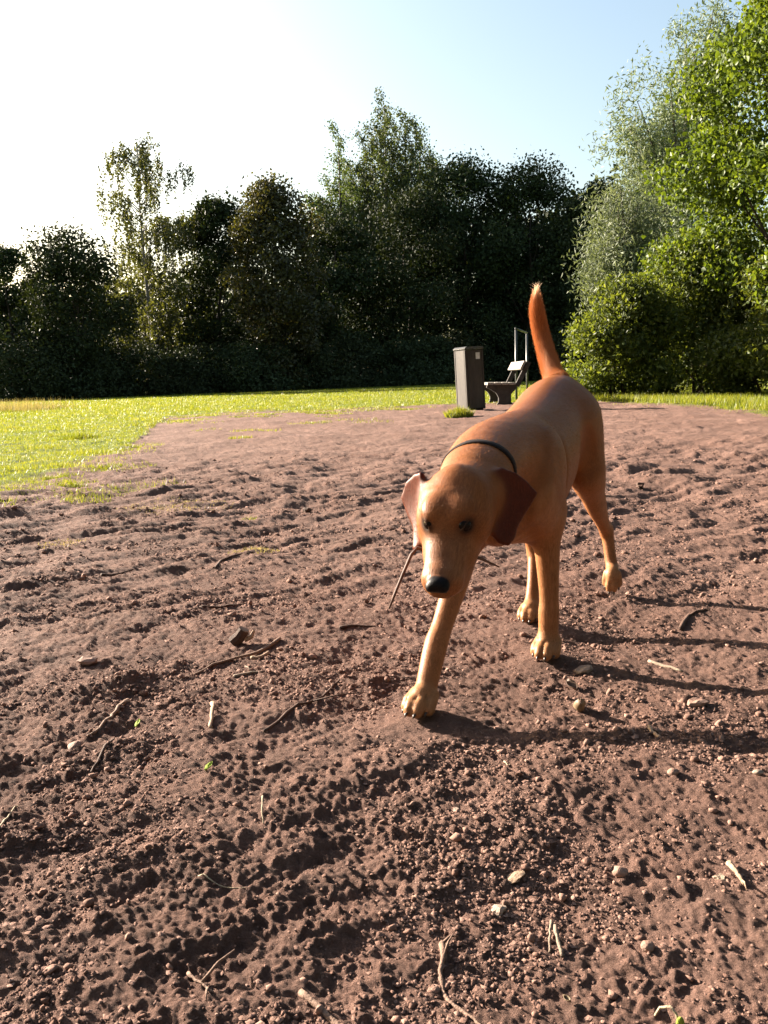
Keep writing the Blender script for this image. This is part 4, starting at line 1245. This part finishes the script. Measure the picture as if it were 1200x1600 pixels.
hell(R_HEAD, (-.006, .0230, .0120), (.019, .0160, .0085), k=0.016)    # brows
hell(R_NOSE, (.1145, 0, -.0080), (.0130, .0180, .0125), k=0.004)
hell(R_NOSE, (.1205, .0098, -.0075), (.0090, .0088, .0085), k=0.003)
hell(R_NOSE, (.1325, .0120, -.0085), (.0062, .0045, .0052), k=0.002, sub=True)
hell(R_NOSE, (.1355, 0, -.013), (.008, .0014, .012), k=0.0015, sub=True)
# eyes: found on the surface, lids laid round them
EYES = []
def field_at(p):
    i = np.clip(np.round((np.asarray(p) - GLO) / VOX).astype(int), 0, GN - 1)
    return FIELD[tuple(i)]
ER = 0.0112 * HS
for s in (-1, 1):
    n_ = nrm(hm * .52 + hl * (.80 * s) + hu_ * .32)
    c0 = H(.012, .022 * s, -.001)
    st = next(q for q in np.arange(0, .05, .0004) if field_at(c0 + n_ * q) > 0)
    sf = c0 + n_ * st
    ec = sf - n_ * (ER - .0042)
    e2 = nrm(hu_ - n_ * (hu_ @ n_)); e1 = nrm(np.cross(e2, n_))
    if e1 @ hm < 0: e1 = -e1
    tilt = math.radians(12)
    e1, e2 = e1 * math.cos(tilt) - e2 * math.sin(tilt), e2 * math.cos(tilt) + e1 * math.sin(tilt)
    EYES.append((ec, e1, e2, n_))
    for sg, hh in ((1, .0070), (-1, .0074)):
        arc = []
        for th in np.linspace(0, math.pi, 9):
            x_, y_ = .0112 * HS * math.cos(th), sg * hh * HS * math.sin(th)
            zz = math.sqrt(max((ER + .0004) ** 2 - min(x_ * x_ + y_ * y_, (ER * .93) ** 2), 0))
            arc.append(ec + e1 * x_ + e2 * y_ + n_ * zz)
        chain(R_HEAD, arc, [.0023 if sg > 0 else .0019] * 9, n_, k=0.003)
# mouth slit
for s in (-1, 1):
    seg(R_MUZ, H(.112, .012 * s, -.052), H(.050, .0385 * s, -.0630), (.012, .0022, .0022), (.012, .0026, .0026), hl, k=0.002, sub=True)
    seg(R_MUZ, H(.050, .0385 * s, -.0630), H(.012, .045 * s, -.056), (.012, .0026, .0026), (.008, .0015, .0015), hl, k=0.002, sub=True)
# ears
def ear(pix):
    return [dogpx(*p) for p in pix]
flap(R_EAR, ear([(764, 742, 1.405), (783, 730, 1.418), (805, 739, 1.428), (824, 753, 1.430), (841, 771, 1.428), (832, 791, 1.412), (813, 823, 1.392), (808, 840, 1.384), (794, 854, 1.378), (778, 850, 1.372), (768, 835, 1.372), (772, 807, 1.380), (770, 778, 1.390)]), 0.0062, k=0.014, bow=-0.010)
flap(R_EAR, ear([(668, 738, 1.415), (655, 740, 1.430), (637, 752, 1.450), (621, 777, 1.455), (627, 803, 1.435), (638, 824, 1.415), (642, 846, 1.402), (648, 861, 1.395), (655, 861, 1.385), (660, 850, 1.378), (659, 826, 1.375), (655, 798, 1.378), (655, 770, 1.390)]), 0.0060, k=0.016, bow=0.012)

# ---- surface from the field (surface nets)
def surface_nets(F):
    s = F < 0
    nx, ny, nz = F.shape
    c = np.zeros((nx - 1, ny - 1, nz - 1), np.uint8)
    for dx in (0, 1):
        for dy in (0, 1):
            for dz in (0, 1):
                c += s[dx:nx - 1 + dx, dy:ny - 1 + dy, dz:nz - 1 + dz]
    act = np.argwhere((c > 0) & (c < 8))
    idx = np.full(c.shape, -1, np.int32)
    idx[tuple(act.T)] = np.arange(len(act))
    corner = {}
    for dx in (0, 1):
        for dy in (0, 1):
            for dz in (0, 1):
                corner[dx, dy, dz] = F[act[:, 0] + dx, act[:, 1] + dy, act[:, 2] + dz]
    ps = np.zeros((len(act), 3)); cnt = np.zeros(len(act))
    keys = list(corner)
    for a in keys:
        for b in keys:
            if sum(b) - sum(a) == 1 and all(q >= p for p, q in zip(a, b)):
                fa, fb = corner[a], corner[b]
                cr = (fa < 0) != (fb < 0)
                t_ = np.where(cr, fa / np.where(cr, fa - fb, 1), 0)
                p = np.array(a)[None] + t_[:, None] * (np.array(b) - np.array(a))[None]
                ps += np.where(cr[:, None], p, 0); cnt += cr
    V = (act + ps / cnt[:, None]) * VOX + GLO
    Q = []
    for axis in range(3):
        o1, o2 = (axis + 1) % 3, (axis + 2) % 3
        n = [slice(1, -1)] * 3; n[axis] = slice(0, -1)
        m = [slice(1, -1)] * 3; m[axis] = slice(1, None)
        e = np.argwhere(s[tuple(n)] != s[tuple(m)])
        off = np.ones(3, int); off[axis] = 0
        e = e + off
        inside = s[tuple(e.T)]
        def cell(d1, d2):
            q = e.copy(); q[:, o1] -= d1; q[:, o2] -= d2
            return idx[tuple(q.T)]
        quad = np.stack([cell(1, 1), cell(0, 1), cell(0, 0), cell(1, 0)], -1)
        quad[~inside] = quad[~inside][:, ::-1]
        Q.append(quad)
    Q = np.vstack(Q)
    return V, Q[(Q >= 0).all(1)], act
dv, dq, dact = surface_nets(FIELD)
down = OWNER[tuple(dact.T)].astype(int)
# light smoothing over neighbours
E = np.vstack([dq[:, [0, 1]], dq[:, [1, 2]], dq[:, [2, 3]], dq[:, [3, 0]]])
def relax(vals, it, lam=0.5):
    n = len(vals); deg = np.bincount(E[:, 0], minlength=n) + np.bincount(E[:, 1], minlength=n)
    for _ in range(it):
        acc = np.zeros_like(vals)
        for c_ in range(vals.shape[1]):
            acc[:, c_] = np.bincount(E[:, 0], vals[E[:, 1], c_], minlength=n) + np.bincount(E[:, 1], vals[E[:, 0], c_], minlength=n)
        vals = vals * (1 - lam) + lam * acc / np.maximum(deg, 1)[:, None]
    return vals
dv = relax(dv, 2, 0.5)
soft = np.isin(down, [R_BODY, R_NECK, R_TH, R_TAIL]).astype(float)
soft = relax(soft[:, None], 8, .6) ** 2
dv = dv * (1 - soft) + relax(dv, 10, .6) * soft
# keep the one connected figure
print('dog verts', len(dv), 'quads', len(dq))

# ---- coat colours
BASE = {'body': (.200, .069, .0195), 'neck': (.235, .087, .028), 'foreleg': (.275, .120, .049), 'hindleg': (.255, .106, .042), 'paw': (.30, .146, .066), 'thigh': (.208, .074, .0225),
        'tail': (.28, .108, .038), 'head': (.225, .081, .0255), 'muzzle': (.24, .100, .041), 'nose': (.007, .0055, .0055), 'ear': (.086, .0165, .0058)}
cols = np.array([(0.5, .3, .12)] + [BASE[p[0]] for p in PRIMS])[down]
is_nose = (down == R_NOSE)
cols = relax(cols, 12, 0.6)
hq = (dv - HE) @ HA.T / HS         # head coordinates of every vertex
inhead = (np.linalg.norm(hq - np.array([.02, 0, -.01]), axis=1) < .16)
def paint(mask, c, w=1.0):
    m = (mask * w)[:, None]
    return cols * (1 - m) + np.array(c)[None] * m
gauss = lambda p, r: np.exp(-(((hq - np.array(p)) / np.array(r)) ** 2).sum(1))
# paler throat, breast and belly; redder spine
nz_ = np.zeros(len(dv))
low = smooth01(.36, .26, dv[:, 2]) * np.isin(down, [R_BODY])
cols = paint(low, (.24, .102, .042), .6)
ridge = smooth01(.045, .0, np.abs(dv[:, 1])) * smooth01(.46, .53, dv[:, 2]) * np.isin(down, [R_BODY, R_NECK])
cols = paint(ridge, (.115, .034, .0105), .7)
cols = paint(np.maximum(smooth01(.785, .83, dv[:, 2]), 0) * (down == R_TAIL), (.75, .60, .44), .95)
# darker brow between the eyes, brow shadow painted round them, dark rims, lip line, nose
for ec, e1, e2, n_ in EYES:
    q_ = (dv - ec) @ np.stack([e1, e2, n_]).T
    g1 = np.exp(-((q_[:, 0] / .024) ** 2 + (q_[:, 1] / .016) ** 2 + ((q_[:, 2] - .010) / .018) ** 2))
    g2 = np.exp(-(((q_[:, 0] / .0150) ** 2 + (q_[:, 1] / .0112) ** 2) ** 2) - ((q_[:, 2] - .008) / .014) ** 2)
    cols = paint(g1, (.045, .016, .008), .75)
    cols = paint(g2, (.012, .008, .006), 1.0)
for s in (-1, 1):
    cols = paint(np.maximum(gauss((.085, .026 * s, -.0550), (.035, .016, .0065)), gauss((.035, .042 * s, -.059), (.03, .012, .0065))) * inhead, (.04, .018, .015), .95)
cols = paint(gauss((.075, 0, .0), (.05, .014, .012)), (.13, .050, .022), .7)
cols = paint(gauss((-.02, 0, .020), (.04, .022, .02)), (.17, .062, .024), .6)
cols = paint(smooth01(-.046, -.055, hq[:, 2]) * smooth01(.0, .03, hq[:, 0]) * inhead * np.isin(down, [R_MUZ]), (.045, .018, .015), .9)
cols = paint(smooth01(.5, .9, relax(is_nose.astype(float)[:, None], 2)[:, 0]), (.008, .006, .006))
pads = (down == R_PAW) & (dv[:, 2] < 0.010)
dogme = fast_mesh('body', dv, dq, smooth=True)
flow_at = np.array([(0, 0, -1)] + [tuple(p[1]) for p in PRIMS])[down]
flow_at = relax(flow_at, 40, 0.7); flow_at /= np.linalg.norm(flow_at, axis=1)[:, None] + 1e-6
fa_ = dogme.attributes.new('lie', 'FLOAT_VECTOR', 'POINT')
fa_.data.foreach_set('vector', flow_at.astype(np.float32).ravel())
ca = dogme.color_attributes.new('coat', 'FLOAT_COLOR', 'POINT')
ca.data.foreach_set('color', np.hstack([cols, np.ones((len(cols), 1))]).astype(np.float32).ravel())

t = NT('dog_skin')
a = t.n('ShaderNodeAttribute', attribute_name='coat')
tc = t.n('ShaderNodeTexCoord')
no = t.n('ShaderNodeTexNoise', {'Vector': tc.outputs['Object'], 'Scale': 40.0, 'Detail': 5.0, 'Roughness': .7})
lie = t.n('ShaderNodeAttribute', attribute_name='lie').outputs['Vector']
dt = t.n('ShaderNodeVectorMath', {0: tc.outputs['Object'], 1: lie}, operation='DOT_PRODUCT').outputs['Value']
al = t.n('ShaderNodeVectorMath', {0: lie, 'Scale': t.math('MULTIPLY', dt, -.86)}, operation='SCALE').outputs[0]
sv = t.n('ShaderNodeVectorMath', {0: tc.outputs['Object'], 1: al}, operation='ADD').outputs[0]
hn = t.n('ShaderNodeTexNoise', {'Vector': sv, 'Scale': 330.0, 'Detail': 4.0, 'Roughness': .7, 'Distortion': .4})
cc = t.mix(0.55, a.outputs['Color'], t.ramp(no.outputs['Fac'], [(0.3, (.74, .71, .69)), (0.7, (1.18, 1.18, 1.18))]).outputs[0], 'MULTIPLY')
cc = t.mix(0.75, cc, t.ramp(hn.outputs['Fac'], [(0.3, (.62, .58, .55)), (0.7, (1.38, 1.38, 1.38))]).outputs[0], 'MULTIPLY')
bp = t.n('ShaderNodeBump', {'Height': hn.outputs['Fac'], 'Strength': 0.30, 'Distance': 0.0016})
SKIN = t.surface(t.n('ShaderNodeBsdfPrincipled', {'Base Color': cc, 'Roughness': 0.45, 'Normal': bp, 'Specular IOR Level': 0.13}))
dog = empty('dog', tuple(DOG_O), 0)
DOGM = Matrix.Translation(DOG_O) @ Matrix(((DF[0], DL[0], 0, 0), (DF[1], DL[1], 0, 0), (0, 0, 1, 0), (0, 0, 0, 1)))
dog.matrix_world = DOGM
body = link_mesh('body', dogme, SKIN, dog)
tag(dog, 'fox red young dog walking with lowered head and raised tail, stick in its mouth', 'dog')

# ---- eyes
t = NT('dog_eye')
EYEM = t.surface(t.n('ShaderNodeBsdfPrincipled', {'Base Color': (.012, .007, .005), 'Roughness': 0.10, 'Specular IOR Level': 0.12}))
for ec, e1, e2, n_ in EYES:
    v, f = ball(ec, (ER, ER, ER), np.stack([e1, e2, n_]))
    link_mesh('eye', py_mesh('eye', v, f, True), EYEM, body)
# ---- claws
t = NT('dog_claw')
CLAWM = t.surface(t.n('ShaderNodeBsdfPrincipled', {'Base Color': (.06, .04, .03), 'Roughness': 0.35}))
for p, f_, u_ in CLAWS:
    mb = MB()
    p = np.asarray(p)
    mb.tube([p - f_ * .004, p + f_ * .003 - u_ * .001, p + f_ * .008 - u_ * .005], [.0034, .0028, .0008], 6)
    mb.build('claw', CLAWM, body, smooth=True)

# ---- short coat of hair
hr = np.random.default_rng(3)
def coat(n, len_lo, len_hi):
    tri = np.vstack([dq[:, [0, 1, 2]], dq[:, [0, 2, 3]]])
    e1 = dv[tri[:, 1]] - dv[tri[:, 0]]; e2 = dv[tri[:, 2]] - dv[tri[:, 0]]
    cr = np.cross(e1, e2); ar = np.linalg.norm(cr, axis=1)
    ow = down[tri[:, 0]]
    wgt = ar.copy()
    wgt[np.isin(ow, [R_NOSE])] = 0
    wgt[np.isin(ow, [R_TAIL])] *= 16
    wgt[np.isin(ow, [R_NECK])] *= 1.5
    wgt[np.isin(ow, [R_HEAD, R_MUZ, R_EAR, R_PAW])] *= 1.7
    nose_near = relax(is_nose.astype(float)[:, None], 3)[:, 0][tri[:, 0]]
    wgt[nose_near > 0.05] = 0
    wgt[dv[tri[:, 0], 2] < 0.012] = 0
    eyeclear = np.zeros(len(dv))
    for ec, ea, eb, n_ in EYES:
        q_ = (dv - ec) @ np.stack([ea, eb, n_]).T
        eyeclear = np.maximum(eyeclear, np.exp(-((q_[:, 0] / .016) ** 2 + (q_[:, 1] / .011) ** 2) ** 2 - (q_[:, 2] / .03) ** 2))
    wgt[eyeclear[tri[:, 0]] > 0.35] = 0
    ti = hr.choice(len(tri), n, p=wgt / wgt.sum())
    u, v = hr.random(n), hr.random(n)
    fl = u + v > 1
    u[fl] = 1 - u[fl]; v[fl] = 1 - v[fl]
    root = dv[tri[ti, 0]] + e1[ti] * u[:, None] + e2[ti] * v[:, None]
    nor = cr[ti] / ar[ti][:, None]
    flow_v = np.array([(0, 0, -1)] + [tuple(p[1]) for p in PRIMS])[down]
    flow_v = relax(flow_v, 10, 0.6)
    # tail: along the tail
    fl_ = flow_v[tri[ti, 0]] + 0.22 * hr.standard_normal((n, 3))
    tan = fl_ - nor * (fl_ * nor).sum(1)[:, None]
    tan /= np.linalg.norm(tan, axis=1)[:, None] + 1e-6
    o_ = ow[ti]
    ln = len_lo + (len_hi - len_lo) * hr.random(n)
    ln *= np.select([np.isin(o_, [R_MUZ, R_PAW]), np.isin(o_, [R_HEAD, R_EAR]), np.isin(o_, [R_TAIL]), np.isin(o_, [R_NECK]), np.isin(o_, [R_FL, R_HL])], [0.5, 0.6, 2.6, 1.4, 0.8], 1.05)
    z = root[:, 2]
    lift = np.select([np.isin(o_, [R_TAIL]), np.isin(o_, [R_MUZ, R_PAW])], [0.42, 0.2], 0.26) * (0.6 + 0.9 * hr.random(n))
    tip = (o_ == R_TAIL) * smooth01(.80, .85, z)
    ln *= 1 + 1.6 * tip
    d0 = tan + nor * lift[:, None]; d0 /= np.linalg.norm(d0, axis=1)[:, None]
    d1 = tan + nor * (lift * 0.3)[:, None]; d1 /= np.linalg.norm(d1, axis=1)[:, None]
    P = np.stack([root - nor * 0.0006, root + d0 * (ln * .5)[:, None], root + d0 * (ln * .5)[:, None] + d1 * (ln * .5)[:, None]], 1)
    cl = cols[tri[ti, 0]] * (1.1 + 0.5 * hr.random((n, 1))) * np.where(o_ == R_TAIL, 1.35, 1.0)[:, None]  # tail hairs lightened to paint in a backlit glow fringe
    return P, cl
HAIRS = 52000
hp, hc = coat(HAIRS, 0.004, 0.0085)
fur_d = bpy.data.hair_curves.new('fur')
fur_d.add_curves([3] * HAIRS)
fur_d.attributes['position'].data.foreach_set('vector', hp.astype(np.float32).ravel())
ra_ = fur_d.attributes.get('radius') or fur_d.attributes.new('radius', 'FLOAT', 'POINT')
ra_.data.foreach_set('value', np.tile(np.array([.00011, .00009, .00003], np.float32), HAIRS))
cattr = fur_d.attributes.new('coat', 'FLOAT_COLOR', 'CURVE')
cattr.data.foreach_set('color', np.hstack([hc, np.ones((HAIRS, 1))]).astype(np.float32).ravel())
t = NT('dog_fur')
a = t.n('ShaderNodeAttribute', attribute_name='coat')
hd_ = t.n('ShaderNodeBsdfDiffuse', {'Color': a.outputs['Color']})
ht = t.n('ShaderNodeBsdfTranslucent', {'Color': a.outputs['Color']})
hx = t.n('ShaderNodeMixShader', {0: 0.18, 1: hd_, 2: ht})
hgl = t.n('ShaderNodeBsdfAnisotropic', {'Color': (.9, .75, .6, 1), 'Roughness': 0.4})
FUR = t.surface(t.n('ShaderNodeMixShader', {0: 0.07, 1: hx, 2: hgl}))
fur_d.materials.append(FUR)
fur = bpy.data.objects.new('fur', fur_d)
COL.objects.link(fur); fur.parent = body

# ---- collar: a dark strap laid round the neck
ax_c = nrm(np.array(NECK[3]) - np.array(NECK[2])); cc_ = np.array(NECK[2]) + ax_c * 0.030
cs = nrm(np.cross((0, 0, 1), ax_c)); cu = np.cross(ax_c, cs)
ring = []
for th in np.linspace(0, 2 * math.pi, 48, endpoint=False):
    dr = cs * math.cos(th) + cu * math.sin(th)
    rr = next((q for q in np.arange(.02, .14, .0008) if field_at(cc_ + dr * q) > 0), .07)
    ring.append(rr)
ring = np.array(ring); ring = np.minimum(ring, 0.098)
for _ in range(4): ring = (np.roll(ring, 1) + ring * 2 + np.roll(ring, -1)) / 4
v = []; f = []
prof = [(-.0100, -.0010), (-.0085, .0014), (.0085, .0014), (.0100, -.0010), (.0085, -.004), (-.0085, -.004)]
for i, th in enumerate(np.linspace(0, 2 * math.pi, 48, endpoint=False)):
    dr = cs * math.cos(th) + cu * math.sin(th)
    for a_, o_ in prof:
        v.append(cc_ + dr * (ring[i] + o_) + ax_c * a_)
for i in range(48):
    for k in range(6):
        f.append((i * 6 + k, i * 6 + (k + 1) % 6, ((i + 1) % 48) * 6 + (k + 1) % 6, ((i + 1) % 48) * 6 + k))
t = NT('collar_leather')
COLLAR = t.surface(t.n('ShaderNodeBsdfPrincipled', {'Base Color': (.016, .010, .009), 'Roughness': 0.8, 'Specular IOR Level': .15}))
collar = link_mesh('collar', py_mesh('collar', v, f, True), COLLAR, dog)

# ---- stick held in the mouth
t = NT('dark_twig')
tc = t.n('ShaderNodeTexCoord')
no = t.n('ShaderNodeTexNoise', {'Vector': tc.outputs['Object'], 'Scale': 60.0, 'Detail': 5.0})
TWIG = t.surface(t.n('ShaderNodeBsdfPrincipled', {'Base Color': t.ramp(no.outputs['Fac'], [(.3, (.06, .026, .017)), (.7, (.14, .07, .045))]), 'Roughness': 0.7}))
d2w = lambda p: DOG_O + DF * p[0] + DL * p[1] + DZ * p[2]
stick_pts = [at(780, 886, 1.40), at(765, 879, 1.372), at(750, 872, 1.345), d2w(H(.040, .036, -.0605)), d2w(H(.050, 0, -.062)), d2w(H(.034, -.036, -.0615)), at(652, 856, 1.372), at(643, 866, 1.366), at(630, 896, 1.355), at(617, 928, 1.345), at(608, 951, 1.34)]
mb = MB(); base_ = stick_pts[4]
mb.tube([p - base_ for p in stick_pts], [.0014, .0022, .0028, .003, .0032, .0032, .0031, .0029, .0027, .0025, .0016], 8)
o = mb.build('stick', TWIG, smooth=True); o.location = tuple(base_)
tag(o, 'thin dark bent stick held crosswise in the mouth of the dog', 'stick')
